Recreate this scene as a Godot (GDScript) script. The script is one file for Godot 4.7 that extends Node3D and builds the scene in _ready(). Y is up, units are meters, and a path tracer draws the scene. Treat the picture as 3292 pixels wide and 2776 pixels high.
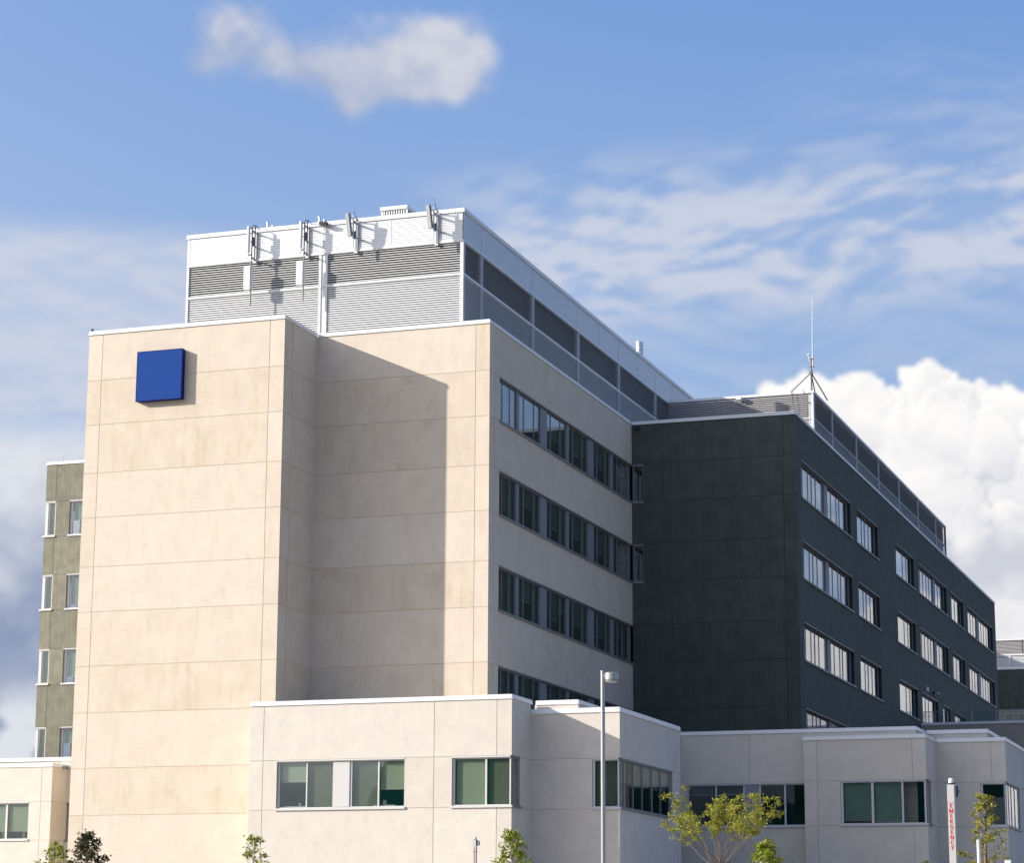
extends Node3D
# A hospital seen from the lawn: metres, y up, the camera's eye at the origin; front walls face +z, flank walls face +x.

const J := [25.83, 23.71, 21.42, 19.33, 17.03, 14.95, 12.47, 10.35, 7.86, 5.76]   # concrete joints = window heads and sills
const YP := 28.04          # parapet of the high blocks, under the coping
var rng := RandomNumberGenerator.new()
var used := {}
var boxes := {}
var M := {}
var skyn := FastNoiseLite.new()
var skyw := FastNoiseLite.new()
var skyb := FastNoiseLite.new()

# ---------------------------------------------------------------- naming and small builders
func numbered(called: String) -> String:
	var n: int = used.get(called, 0)
	used[called] = n + 1
	return called if n == 0 else "%s_%03d" % [called, n]

func tag(o: Node, label: String, category: String, group := "", kind := "") -> void:
	o.set_meta("label", label)
	o.set_meta("category", category)
	if group != "": o.set_meta("group", group)
	if kind != "": o.set_meta("kind", kind)

func thing(called: String, label: String, category: String, at := Vector3.ZERO, group := "") -> Node3D:
	var o := Node3D.new()
	o.name = numbered(called)
	add_child(o)
	o.position = at
	tag(o, label, category, group)
	return o

func origin_of(p: Node) -> Vector3:
	var v := Vector3.ZERO
	while p is Node3D and p != self:
		v += (p as Node3D).position
		p = p.get_parent()
	return v

func mesh_part(parent: Node, called: String, mesh: Mesh, mat: Material, at := Vector3.ZERO, turn := Basis.IDENTITY) -> MeshInstance3D:
	var o := MeshInstance3D.new()
	o.mesh = mesh
	o.material_override = mat
	if parent == self:
		o.name = numbered(called)
		add_child(o)
	else:
		var n := 0
		var nm := called
		while parent.has_node(NodePath(nm)):
			n += 1
			nm = "%s_%03d" % [called, n]
		o.name = nm
		parent.add_child(o)
	o.transform = Transform3D(turn, at - origin_of(parent))
	return o

# counters per parent keep naming fast
var kid_count := {}
func fast_part(parent: Node, called: String, mesh: Mesh, mat: Material, at: Vector3, turn := Basis.IDENTITY) -> MeshInstance3D:
	var key := str(parent.get_instance_id()) + called
	var n: int = kid_count.get(key, 0)
	kid_count[key] = n + 1
	var o := MeshInstance3D.new()
	o.mesh = mesh
	o.material_override = mat
	o.name = called if n == 0 else "%s_%03d" % [called, n]
	parent.add_child(o)
	o.transform = Transform3D(turn, at - origin_of(parent))
	return o

func box_of(s: Vector3) -> BoxMesh:
	var k := "%.3f,%.3f,%.3f" % [s.x, s.y, s.z]
	if not boxes.has(k):
		var b := BoxMesh.new()
		b.size = s
		boxes[k] = b
	return boxes[k]

func bx(parent: Node, called: String, lo: Vector3, hi: Vector3, mat: Material) -> MeshInstance3D:
	var a := Vector3(minf(lo.x, hi.x), minf(lo.y, hi.y), minf(lo.z, hi.z))
	var b := Vector3(maxf(lo.x, hi.x), maxf(lo.y, hi.y), maxf(lo.z, hi.z))
	return fast_part(parent, called, box_of(b - a), mat, (a + b) / 2.0)

# a box on a wall: along a0..a1, up y0..y1, from d0 to d1 behind the wall's plane
func span(axis: String, plane: float, a0: float, a1: float, y0: float, y1: float, d0: float, d1: float) -> Array:
	if axis == "z":
		return [Vector3(a0, y0, plane - d1), Vector3(a1, y1, plane - d0)]
	return [Vector3(plane - d1, y0, a0), Vector3(plane - d0, y1, a1)]

func wb(parent: Node, called: String, axis: String, plane: float, a0: float, a1: float, y0: float, y1: float, d0: float, d1: float, mat: Material) -> MeshInstance3D:
	var s := span(axis, plane, a0, a1, y0, y1, d0, d1)
	return bx(parent, called, s[0], s[1], mat)

class Joined:
	var st := SurfaceTool.new()
	var any := false
	func _init() -> void:
		st.begin(Mesh.PRIMITIVE_TRIANGLES)
	func box(lo: Vector3, hi: Vector3) -> void:
		var b := BoxMesh.new()
		b.size = (hi - lo).abs()
		st.append_from(b, 0, Transform3D(Basis.IDENTITY, (lo + hi) / 2.0))
		any = true
	func put(m: Mesh, t: Transform3D) -> void:
		st.append_from(m, 0, t)
		any = true
	func rod(a: Vector3, b: Vector3, r0: float, r1 := -1.0, sides := 8) -> void:
		var c := CylinderMesh.new()
		c.bottom_radius = r0
		c.top_radius = r0 if r1 < 0.0 else r1
		c.height = (b - a).length()
		c.radial_segments = sides
		c.rings = 1
		var y := (b - a).normalized()
		var x := y.cross(Vector3.FORWARD if absf(y.z) < 0.9 else Vector3.RIGHT).normalized()
		st.append_from(c, 0, Transform3D(Basis(x, y, x.cross(y)), (a + b) / 2.0))
		any = true
	func bar(a: Vector3, b: Vector3, w: float, h: float) -> void:
		var m := BoxMesh.new()
		m.size = Vector3(w, (b - a).length(), h)
		var y := (b - a).normalized()
		var x := y.cross(Vector3.FORWARD if absf(y.z) < 0.9 else Vector3.RIGHT).normalized()
		st.append_from(m, 0, Transform3D(Basis(x, y, x.cross(y)), (a + b) / 2.0))
		any = true

func commit(j: Joined, parent: Node, called: String, mat: Material) -> MeshInstance3D:
	# j's points are in world metres; the part sits at its parent's origin
	var o := fast_part(parent, called, j.st.commit(), mat, Vector3.ZERO)
	return o

func tube(r: float, h: float, sides := 16, r_top := -1.0) -> CylinderMesh:
	var c := CylinderMesh.new()
	c.bottom_radius = r
	c.top_radius = r if r_top < 0 else r_top
	c.height = h
	c.radial_segments = sides
	c.rings = 1
	return c

# ---------------------------------------------------------------- materials
func plain(c: Color, rough := 0.7, metal := 0.0) -> StandardMaterial3D:   # c: linear base colour
	var m := StandardMaterial3D.new()
	m.albedo_color = c.linear_to_srgb()
	m.roughness = rough
	m.metallic = metal
	return m

func concrete_image(size: int, seed_: int, stain: float) -> ImageTexture:
	var fine := FastNoiseLite.new()
	fine.seed = seed_
	fine.frequency = 0.16
	fine.fractal_octaves = 3
	var blot := FastNoiseLite.new()
	blot.seed = seed_ + 1
	blot.frequency = 0.011
	blot.fractal_octaves = 5
	blot.fractal_gain = 0.55
	var lay := FastNoiseLite.new()
	lay.seed = seed_ + 2
	lay.frequency = 0.03
	lay.fractal_octaves = 3
	var drip := FastNoiseLite.new()
	drip.seed = seed_ + 3
	drip.frequency = 0.03
	drip.fractal_octaves = 3
	var a := fine.get_seamless_image(size, size, false, false, 0.1).get_data()
	var b := blot.get_seamless_image(size, size, false, false, 0.1).get_data()
	var c := lay.get_seamless_image(size, size, false, false, 0.1).get_data()
	var d := drip.get_seamless_image(size, size, false, false, 0.1).get_data()
	var out := PackedByteArray()
	out.resize(size * size * 3)
	for y in size:
		for x in size:
			var i := y * size + x
			var f := a[i] / 255.0
			var bl := b[((y / 2) % size) * size + (x * 2) % size] / 255.0
			var big := b[((y + 300) % size) * size + (x + 500) % size] / 255.0
			var h := c[((y * 6) % size) * size + (x + y / 7) % size] / 255.0          # lifts of the pour: bands along the wall
			var v := d[((y / 3) % size) * size + (x * 2) % size] / 255.0           # runs down the wall
			var st := smoothstep(0.45, 0.95, bl) * (0.4 + 0.6 * v) * stain
			var k := 0.972 + (f - 0.5) * 0.03 + (bl - 0.5) * 0.045 + (big - 0.5) * 0.05 + (h - 0.5) * 0.035
			out[i * 3] = int(clampf(k - st * 0.05, 0, 1) * 255.0)
			out[i * 3 + 1] = int(clampf(k - st * 0.07, 0, 1) * 253.0)
			out[i * 3 + 2] = int(clampf(k - st * 0.085, 0, 1) * 250.0)
	return ImageTexture.create_from_image(Image.create_from_data(size, size, false, Image.FORMAT_RGB8, out))

func streak_image(size: int, seed_: int) -> ImageTexture:
	var n1 := FastNoiseLite.new()
	n1.seed = seed_
	n1.frequency = 0.05
	n1.fractal_octaves = 4
	n1.fractal_gain = 0.65
	var n2 := FastNoiseLite.new()
	n2.seed = seed_ + 5
	n2.frequency = 0.012
	n2.fractal_octaves = 4
	var a := n1.get_seamless_image(size, size, false, false, 0.1).get_data()
	var b := n2.get_seamless_image(size, size, false, false, 0.1).get_data()
	var out := PackedByteArray()
	out.resize(size * size * 3)
	for y in size:
		for x in size:
			var i := y * size + x
			var s := a[((y / 24) % size) * size + x] / 255.0
			var s2 := a[(((y + 90) / 9) % size) * size + (x * 3) % size] / 255.0
			var k := 0.93 + (s - 0.5) * 0.13 + (s2 - 0.5) * 0.09 + (b[i] / 255.0 - 0.5) * 0.15
			for q in 3: out[i * 3 + q] = int(clampf(k + (q - 1) * 0.012 * (s2 - 0.5), 0, 1) * 255.0)
	return ImageTexture.create_from_image(Image.create_from_data(size, size, false, Image.FORMAT_RGB8, out))

# brown rain runs: streaks that start somewhere on the wall and fade downwards
func stain_image(size: int, seed_: int) -> ImageTexture:
	var n := FastNoiseLite.new()
	n.seed = seed_
	n.frequency = 0.045
	n.fractal_octaves = 4
	var p := FastNoiseLite.new()
	p.seed = seed_ + 8
	p.frequency = 0.012
	p.fractal_octaves = 3
	var a := n.get_seamless_image(size, size, false, false, 0.1).get_data()
	var b := p.get_seamless_image(size, size, false, false, 0.1).get_data()
	var out := PackedByteArray()
	out.resize(size * size * 3)
	for y in size:
		for x in size:
			var run := a[((y / 14) % size) * size + x] / 255.0
			var where := b[y * size + x] / 255.0
			var t := smoothstep(0.42, 0.85, run) * smoothstep(0.40, 0.75, where) + 0.35 * smoothstep(0.5, 0.8, where)
			var i := (y * size + x) * 3
			out[i] = int(255.0 * (1.0 - 0.028 * t))
			out[i + 1] = int(255.0 * (1.0 - 0.042 * t))
			out[i + 2] = int(255.0 * (1.0 - 0.068 * t))
	return ImageTexture.create_from_image(Image.create_from_data(size, size, false, Image.FORMAT_RGB8, out))

func walled(tex: Texture2D, c: Color, tile: float, off := Vector3.ZERO, rough := 0.86) -> StandardMaterial3D:
	var m := plain(c, rough)
	m.albedo_texture = tex
	m.uv1_triplanar = true
	m.uv1_world_triplanar = true
	m.uv1_scale = Vector3.ONE / tile
	m.uv1_offset = off
	return m

func materials() -> void:
	var con := concrete_image(1024, 11, 1.0)
	var pale := concrete_image(1024, 47, 0.45)
	var streak := streak_image(512, 77)
	M.cream = []
	for t in [Color(0.622, 0.557, 0.474), Color(0.630, 0.569, 0.489), Color(0.614, 0.547, 0.460), Color(0.625, 0.561, 0.480), Color(0.612, 0.543, 0.452), Color(0.634, 0.574, 0.494)]:
		M.cream.append(walled(con, t, 19.0, Vector3(M.cream.size() * 0.31, M.cream.size() * 0.17, 0)))
	M.tan = [walled(con, Color(0.600, 0.535, 0.448), 19.0, Vector3(0.6, 0.2, 0)), walled(con, Color(0.606, 0.544, 0.462), 19.0, Vector3(0.1, 0.7, 0))]
	var runs := stain_image(512, 301)
	for m in M.tan + [M.cream[4]]:
		m.detail_enabled = true
		m.detail_blend_mode = BaseMaterial3D.BLEND_MODE_MUL
		m.detail_albedo = runs
		m.detail_uv_layer = BaseMaterial3D.DETAIL_UV_2
		m.uv2_triplanar = true
		m.uv2_world_triplanar = true
		m.uv2_scale = Vector3.ONE / 11.0
		m.uv2_offset = m.uv1_offset * 1.7
	M.pale = []
	for t in [Color(0.595, 0.562, 0.518), Color(0.606, 0.574, 0.530), Color(0.582, 0.548, 0.502), Color(0.598, 0.562, 0.512)]:
		M.pale.append(walled(pale, t, 13.0, Vector3(M.pale.size() * 0.23, M.pale.size() * 0.41, 0)))
	M.dark = []
	for t in [Color(0.060, 0.079, 0.068), Color(0.056, 0.074, 0.064), Color(0.064, 0.083, 0.071)]:
		M.dark.append(walled(streak, t, 9.0, Vector3(M.dark.size() * 0.37, 0, 0), 0.8))
	M.olive = []
	for t in [Color(0.205, 0.200, 0.146), Color(0.190, 0.187, 0.138), Color(0.215, 0.209, 0.156)]:
		M.olive.append(walled(streak, t, 5.5, Vector3(M.olive.size() * 0.29, 0, 0), 0.82))
	M.brown = [walled(pale, Color(0.38, 0.34, 0.31), 13.0)]
	M.seal_cream = plain(Color(0.50, 0.38, 0.25), 0.9)
	M.seal_pale = plain(Color(0.40, 0.34, 0.27), 0.9)
	M.seal_dark = plain(Color(0.020, 0.026, 0.027), 0.9)
	M.seal_olive = plain(Color(0.11, 0.11, 0.085), 0.9)
	M.coping = plain(Color(0.70, 0.71, 0.72), 0.42)
	M.alu = plain(Color(0.50, 0.50, 0.53), 0.38, 0.25)
	M.alu_dark = plain(Color(0.20, 0.20, 0.205), 0.5, 0.1)
	M.white_metal = plain(Color(0.66, 0.665, 0.67), 0.42)
	M.cladding = plain(Color(0.60, 0.62, 0.64), 0.40, 0.5)
	M.frame = plain(Color(0.52, 0.52, 0.51), 0.45)
	M.spandrel = plain(Color(0.20, 0.21, 0.235), 0.6)
	M.spandrel_white = plain(Color(0.50, 0.49, 0.475), 0.6)
	M.louvre = plain(Color(0.56, 0.57, 0.57), 0.5)
	M.louvre_grey = plain(Color(0.36, 0.35, 0.35), 0.5)
	M.siding = plain(Color(0.60, 0.61, 0.62), 0.5, 0.25)
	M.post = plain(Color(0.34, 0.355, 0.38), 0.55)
	M.screen_back = plain(Color(0.17, 0.165, 0.17), 0.8)
	M.black = plain(Color(0.012, 0.013, 0.015), 0.6)
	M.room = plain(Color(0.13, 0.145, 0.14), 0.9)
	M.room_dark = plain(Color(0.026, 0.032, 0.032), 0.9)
	M.roof = plain(Color(0.50, 0.465, 0.41), 0.9)
	M.blind = plain(Color(0.46, 0.56, 0.40), 0.9)
	M.blind_teal = plain(Color(0.27, 0.40, 0.335), 0.9)
	M.blind_olive = plain(Color(0.185, 0.215, 0.14), 0.9)
	M.blind_grey = plain(Color(0.13, 0.175, 0.15), 0.9)
	M.blind_white = plain(Color(0.62, 0.63, 0.62), 0.9)
	var g := StandardMaterial3D.new()
	g.albedo_color = Color(0.004, 0.050, 0.046, 1).linear_to_srgb()
	g.albedo_color.a = 0.105
	g.transparency = BaseMaterial3D.TRANSPARENCY_ALPHA
	g.roughness = 0.0
	M.glass = g
	var r := g.duplicate()
	r.albedo_color = Color(0.05, 0.12, 0.11, 0.16).linear_to_srgb()
	r.albedo_color.a = 0.16
	M.glass_rail = r
	M.blue = plain(Color(0.004, 0.043, 0.225), 0.62)
	M.blue_edge = plain(Color(0.006, 0.016, 0.13), 0.6)
	M.blue.metallic_specular = 0.22
	M.blue_edge.metallic_specular = 0.22
	M.galv = plain(Color(0.15, 0.15, 0.155), 0.5, 0.2)
	M.steel = plain(Color(0.56, 0.58, 0.60), 0.32, 0.7)
	M.grey_paint = plain(Color(0.33, 0.345, 0.35), 0.55)
	M.panel_grey = plain(Color(0.20, 0.215, 0.225), 0.6)
	M.radome = plain(Color(0.62, 0.64, 0.66), 0.5)
	M.teal_rod = plain(Color(0.36, 0.55, 0.60), 0.4)
	M.lamp_paint = plain(Color(0.30, 0.31, 0.325), 0.4, 0.4)
	M.post_white = plain(Color(0.43, 0.43, 0.43), 0.5)
	M.red = plain(Color(0.46, 0.022, 0.020), 0.55)
	M.navy = plain(Color(0.035, 0.05, 0.12), 0.5)
	M.bark = plain(Color(0.16, 0.115, 0.085), 0.9)
	M.bark_pale = plain(Color(0.26, 0.21, 0.16), 0.9)

# ---------------------------------------------------------------- sky
func bump(x: float, a: float, b: float, soft: float) -> float:
	return smoothstep(a - soft, a + soft, x) * (1.0 - smoothstep(b - soft, b + soft, x))

func fbm(n: FastNoiseLite, x: float, y: float) -> float:
	return n.get_noise_2d(x, y) * 0.5 + 0.5

# air and cirrus towards an azimuth (degrees right of -z) and height (degrees), as linear light seen in the photograph
func air(az: float, el: float) -> Color:
	var c: Color
	var h0 := Color(0.44, 0.555, 0.77)
	var h1 := Color(0.315, 0.465, 0.735)
	var h2 := Color(0.158, 0.318, 0.675)
	var h3 := Color(0.085, 0.18, 0.46)
	if el < 12.0: c = h0.lerp(h1, smoothstep(0.0, 12.0, el))
	elif el < 24.0: c = h1.lerp(h2, smoothstep(11.0, 25.0, el))
	else: c = h2.lerp(h3, smoothstep(24.0, 80.0, el))
	# the whitish glow of the air round the sun, behind the camera's left shoulder
	var e := deg_to_rad(el)
	var a := deg_to_rad(az)
	var near := acos(clampf(Vector3(sin(a) * cos(e), sin(e), -cos(a) * cos(e)).dot(Vector3(-0.8135, 0.3638, 0.4537)), -1.0, 1.0))
	var glow := 1.3 * exp(-pow(near / 0.42, 2.0)) + 1.75 * exp(-pow(near / 0.80, 2.0))
	return Color(c.r + glow * 1.0, c.g + glow * 0.90, c.b + glow * 0.74)

func cirrus(az: float, el: float) -> float:
	# ice cloud in long wisps that sink to the right, patchy all round the sky
	var wx := skyw.get_noise_2d(az * 5.0, el * 9.0) * 1.1
	var wy := skyw.get_noise_2d(az * 5.0 + 300.0, el * 9.0 + 70.0) * 0.8
	var u := az + wx
	var v := el + az * 0.10 + wy
	var wisps := fbm(skyn, u * 10.0, v * 52.0)
	var fibres := fbm(skyn, (u + v * 0.8) * 17.0 + 500.0, (v - u * 0.30) * 95.0)
	var broad := fbm(skyb, az * 4.0 + 40.0, el * 11.0)
	var lace := smoothstep(0.42, 0.72, wisps * 0.46 + fibres * 0.42 + broad * 0.26)
	var lean := el - 0.06 * (az + 14.0)
	var band := bump(lean, 15.0, 18.6, 1.1) * smoothstep(-23.5, -18.0, az) * (1.0 - smoothstep(8.0, 15.0, az))            # the streaked sheet right of the plant room
	band = maxf(band, 0.45 * bump(lean, 16.5, 20.0, 1.5) * smoothstep(-14.0, -8.0, az) * (1.0 - smoothstep(8.0, 15.0, az)))
	var veil := bump(el, 12.4, 16.7, 0.55) * (1.0 - smoothstep(-27.5, -24.0, az))       # the milky sheet at the left
	var low := 0.33 * bump(el, 10.0, 14.5, 2.0) * (1.0 - bump(az, 15.0, 60.0, 2.5)) + 0.62 * bump(el, 7.5, 11.2, 1.2) * bump(az, 4.0, 12.5, 1.5)
	var far := 0.55 * smoothstep(0.45, 0.7, fbm(skyb, az * 1.3 + 900.0, el * 2.2)) * smoothstep(24.0, 30.0, el) * (1.0 - smoothstep(60.0, 85.0, el))
	var o := band * (0.14 + 1.2 * lace) * (0.62 + 0.38 * bump(lean, 15.2, 17.2, 0.8)) + veil * (0.74 + 0.40 * (lace - 0.4)) + low * lace + far * lace
	return clampf(o, 0.0, 0.92)

func top_of_clouds(az: float) -> float:
	# how high the heaped clouds stand above the horizon
	var p := [[-40.0, 11.0], [-33.0, 12.2], [-29.5, 12.1], [-27.0, 10.5], [-24.0, 8.5], [-18.0, 8.0], [-14.8, 10.2], [-13.3, 12.6], [-12.4, 13.35], [-11.9, 13.5], [-11.4, 13.0], [-10.9, 13.3], [-10.4, 12.8], [-9.7, 13.4], [-8.9, 13.7], [-8.2, 13.4], [-7.5, 12.9], [-6.8, 12.8], [-5.0, 13.0], [-1.0, 11.0], [3.0, 9.2], [6.0, 8.2], [8.0, 7.2], [10.0, 8.0], [12.0, 7.2], [14.0, 6.4], [26.0, 5.0], [33.0, 5.0]]
	for i in p.size() - 1:
		if az >= p[i][0] and az < p[i + 1][0]:
			return lerpf(p[i][1], p[i + 1][1], (az - p[i][0]) / (p[i + 1][0] - p[i][0]))
	return 2.5 + 7.0 * fbm(skyb, az * 3.0, 77.0)

func soft_cloud(az: float, el: float) -> Vector2:     # the torn cloud high over the roof: how thick, how bright
	var d := 0.0
	for b in [[-21.8, 20.85, 1.25, 0.75, 0.75], [-22.9, 20.9, 0.8, 0.6, 0.35], [-21.3, 21.35, 0.95, 0.60, 1.0], [-20.45, 21.1, 0.9, 0.85, 1.1], [-22.4, 20.75, 1.05, 0.55, 0.95], [-23.25, 20.05, 0.42, 0.62, 0.75], [-24.1, 20.75, 0.95, 0.55, 0.72], [-25.2, 20.95, 0.9, 0.52, 0.62], [-26.4, 21.3, 0.95, 0.75, 0.82], [-27.0, 20.75, 0.5, 0.4, 0.45], [-22.9, 20.35, 1.3, 0.45, 0.7], [-20.9, 20.45, 0.85, 0.45, 0.7], [-24.3, 21.2, 1.6, 0.5, 0.30], [-25.9, 21.9, 1.1, 0.4, 0.42], [-22.6, 21.9, 1.2, 0.35, 0.34], [-24.2, 22.9, 3.0, 0.5, 0.4], [-21.0, 23.5, 2.5, 0.5, 0.4]]:
		var x: float = (az - b[0]) / b[2]
		var y: float = (el - b[1]) / b[3]
		d += b[4] * exp(-(x * x + y * y) * 1.1)
	var n := fbm(skyb, az * 34.0, el * 40.0)
	var n2 := fbm(skyn, az * 75.0 + 30.0, el * 85.0)
	var t := smoothstep(0.13, 1.12, d * (0.55 + 0.9 * n) + (n2 - 0.5) * 0.34)
	return Vector2(t, clampf(0.50 + 1.3 * (n - 0.5) + 0.4 * (n2 - 0.5) + (el - 20.8) * 0.34 + (az + 22.4) * 0.11, 0.0, 1.0))

func build_sky() -> Sky:
	skyn.seed = 5; skyn.frequency = 0.02; skyn.fractal_octaves = 5; skyn.fractal_gain = 0.52
	skyw.seed = 9; skyw.frequency = 0.02; skyw.fractal_octaves = 3
	skyb.seed = 21; skyb.frequency = 0.02; skyb.fractal_octaves = 5
	var expo := 1.75
	# the whole sky, coarse
	var w := 1024
	var h := 512
	var im := Image.create(w, h, false, Image.FORMAT_RGBF)
	im.fill(Color(0.16, 0.17, 0.16))
	for y in h / 2 + 3:
		var el := 90.0 - (y + 0.5) / h * 180.0
		for x in w:
			var az := wrapf((x + 0.5) / w * 360.0, -180.0, 180.0)      # the middle column's edge, u = 0, looks along -z
			var c := air(az, maxf(el, 0.0))
			# noise is sampled on a ring so that it closes behind the camera
			var azs := az if absf(az) < 150.0 else (150.0 * signf(az) - (absf(az) - 150.0) * signf(az))
			c = c.lerp(Color(0.60, 0.645, 0.765), cirrus(azs, el))
			var n := fbm(skyb, azs * 9.0, el * 16.0)
			var k := smoothstep(-0.6, 1.4, top_of_clouds(azs) - el + (n - 0.5) * 5.0)
			if k > 0.0:
				var lit := clampf(0.55 + 0.9 * (n - 0.35) + 0.05 * (el - 8.0), 0.0, 1.0)
				c = c.lerp(Color(0.46, 0.49, 0.58).lerp(Color(0.92, 0.90, 0.88), lit), k * 0.9)
			im.set_pixel(x, y, Color(c.r / expo, c.g / expo, c.b / expo))
	im.resize(4096, 2048, Image.INTERPOLATE_BILINEAR)
	# the part round the view and what the windows mirror, fine
	var ppd := 4096.0 / 360.0
	var x0 := int((180.0 - 38.0) * ppd)
	var x1 := int((180.0 + 28.0) * ppd)
	var y0 := int((90.0 - 27.0) * ppd)
	var y1 := 1024
	var nw := x1 - x0
	var nh := y1 - y0
	var cover := PackedFloat32Array()
	cover.resize(nw * nh)
	var relief := PackedFloat32Array()
	relief.resize(nw * nh)
	var r := RandomNumberGenerator.new()
	r.seed = 4021
	var puffs := []
	var a := -39.0
	while a < 29.0:
		var top := top_of_clouds(a) + r.randf_range(-0.45, 0.28)
		var big := r.randf_range(0.42, 0.85)
		puffs.append([a, top - big * 0.9, big, r.randf_range(0.0, 0.5)])
		for k in 5:
			var s := r.randf_range(0.13, 0.34)
			puffs.append([a + r.randf_range(-0.7, 0.7), top - s - r.randf_range(-0.12, 0.75), s, r.randf_range(0.3, 1.0)])
		var e := top - big * 1.5
		while e > -1.0:
			var s2 := r.randf_range(0.5, 1.25)
			puffs.append([a + r.randf_range(-0.6, 0.6), e, s2, r.randf_range(0.0, 1.3)])
			if r.randf() < 0.6: puffs.append([a + r.randf_range(-0.6, 0.6), e + r.randf_range(-0.4, 0.4), r.randf_range(0.2, 0.45), r.randf_range(0.5, 1.5)])
			e -= r.randf_range(0.45, 0.9)
		a += r.randf_range(0.35, 0.75)
	for p in puffs:
		var px := int((180.0 + p[0]) * ppd) - x0
		var py := int((90.0 - p[1]) * ppd) - y0
		var rr := int(p[2] * ppd * 1.4) + 1
		for y in range(maxi(0, py - rr), mini(nh, py + rr + 1)):
			for x in range(maxi(0, px - rr), mini(nw, px + rr + 1)):
				var az := (x + x0 + 0.5) / ppd - 180.0
				var el := 90.0 - (y + y0 + 0.5) / ppd
				var dx: float = (az - p[0]) / p[2]
				var dy: float = (el - p[1]) / p[2]
				var d := (dx * dx + dy * dy) * (1.0 + 0.55 * skyn.get_noise_2d(az * 60.0 + p[3] * 90.0, el * 60.0))
				if d < 1.0:
					var i := y * nw + x
					cover[i] = maxf(cover[i], smoothstep(0.0, 0.20, 1.0 - d))
					relief[i] = maxf(relief[i], sqrt(1.0 - d) * p[2] + p[3])
	for y in nh:
		var el := 90.0 - (y + y0 + 0.5) / ppd
		for x in nw:
			var az := (x + x0 + 0.5) / ppd - 180.0
			var i := y * nw + x
			var c := air(az, maxf(el, 0.0))
			c = c.lerp(Color(0.605, 0.65, 0.77), cirrus(az, el))
			if el > 18.0:
				var s := soft_cloud(az, el)
				if s.x > 0.0: c = c.lerp(Color(0.43, 0.49, 0.65).lerp(Color(0.68, 0.69, 0.755), s.y), s.x * 0.93)
			var k := cover[i]
			if k > 0.0:
				var gx := (relief[i] - relief[i - 1]) if x > 0 else 0.0
				var gy := (relief[i] - relief[i - nw]) if y > 0 else 0.0
				gx = clampf(gx * 3.0, -1.0, 1.0)
				gy = clampf(gy * 3.0, -1.0, 1.0)
				var n := fbm(skyb, az * 22.0, el * 26.0)
				var lit := 0.78 + 0.36 * gx + 0.46 * gy + 0.62 * (n - 0.47) - 0.20 * smoothstep(12.4, 9.5, el)
				var bright := Color(1.02, 1.0, 0.98)
				var shade := Color(0.62, 0.64, 0.72)
				# flat grey bases part way down, white heads again below them
				var base := bump(el + (n - 0.5) * 1.6, 8.3, 9.6, 0.5) * 0.7 * smoothstep(-14.0, -9.0, az)
				lit -= base
				if az < -18.0:                                  # the bank at the left is older, softer and greyer
					var g := smoothstep(11.5, 6.3, el + (n - 0.5) * 3.0)
					lit = lerpf(0.90, 0.08, g) + 0.45 * (n - 0.5) + 0.10 * gy
					lit += 0.95 * smoothstep(6.4, 5.0, el) * smoothstep(0.40, 0.60, n)
					shade = Color(0.27, 0.33, 0.485)
					bright = Color(0.76, 0.78, 0.83)
					k = k * smoothstep(0.0, 1.3, top_of_clouds(az) + 0.5 - el) * 0.94
				else:
					k = pow(k, 0.8)
				c = c.lerp(shade.lerp(bright, clampf(lit, 0.0, 1.0)), k)
			# melt into the coarse sky at the window's sides
			var edge := minf(minf(x, nw - 1 - x) / 30.0, y / 20.0)
			var col := Color(c.r / expo, c.g / expo, c.b / expo)
			var gx2 := posmod(x + x0 - 2048, 4096)
			if edge < 1.0: col = im.get_pixel(gx2, y + y0).lerp(col, edge)
			im.set_pixel(gx2, y + y0, col)
	var pm := PanoramaSkyMaterial.new()
	pm.panorama = ImageTexture.create_from_image(im)
	pm.filter = true
	var sky := Sky.new()
	sky.sky_material = pm
	return sky

# ---------------------------------------------------------------- walls, copings, windows
var glazing := {}
func double_glass(parent: Node, axis: String, plane: float, a0: float, a1: float, y0: float, y1: float, d: float) -> MeshInstance3D:
	var s := span(axis, plane, a0, a1, y0, y1, d, d + 0.03)
	var size: Vector3 = s[1] - s[0]
	var k := "%s%.3f,%.3f" % [axis, a1 - a0, y1 - y0]
	if not glazing.has(k):
		var st := SurfaceTool.new()
		st.begin(Mesh.PRIMITIVE_TRIANGLES)
		for off in [-0.0115, 0.0115]:
			var b := BoxMesh.new()
			b.size = Vector3(size.x, size.y, 0.006) if axis == "z" else Vector3(0.006, size.y, size.z)
			st.append_from(b, 0, Transform3D(Basis.IDENTITY, Vector3(0, 0, off) if axis == "z" else Vector3(off, 0, 0)))
		glazing[k] = st.commit()
	return fast_part(parent, "pane", glazing[k], M.glass, (s[0] + s[1]) / 2.0)

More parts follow.
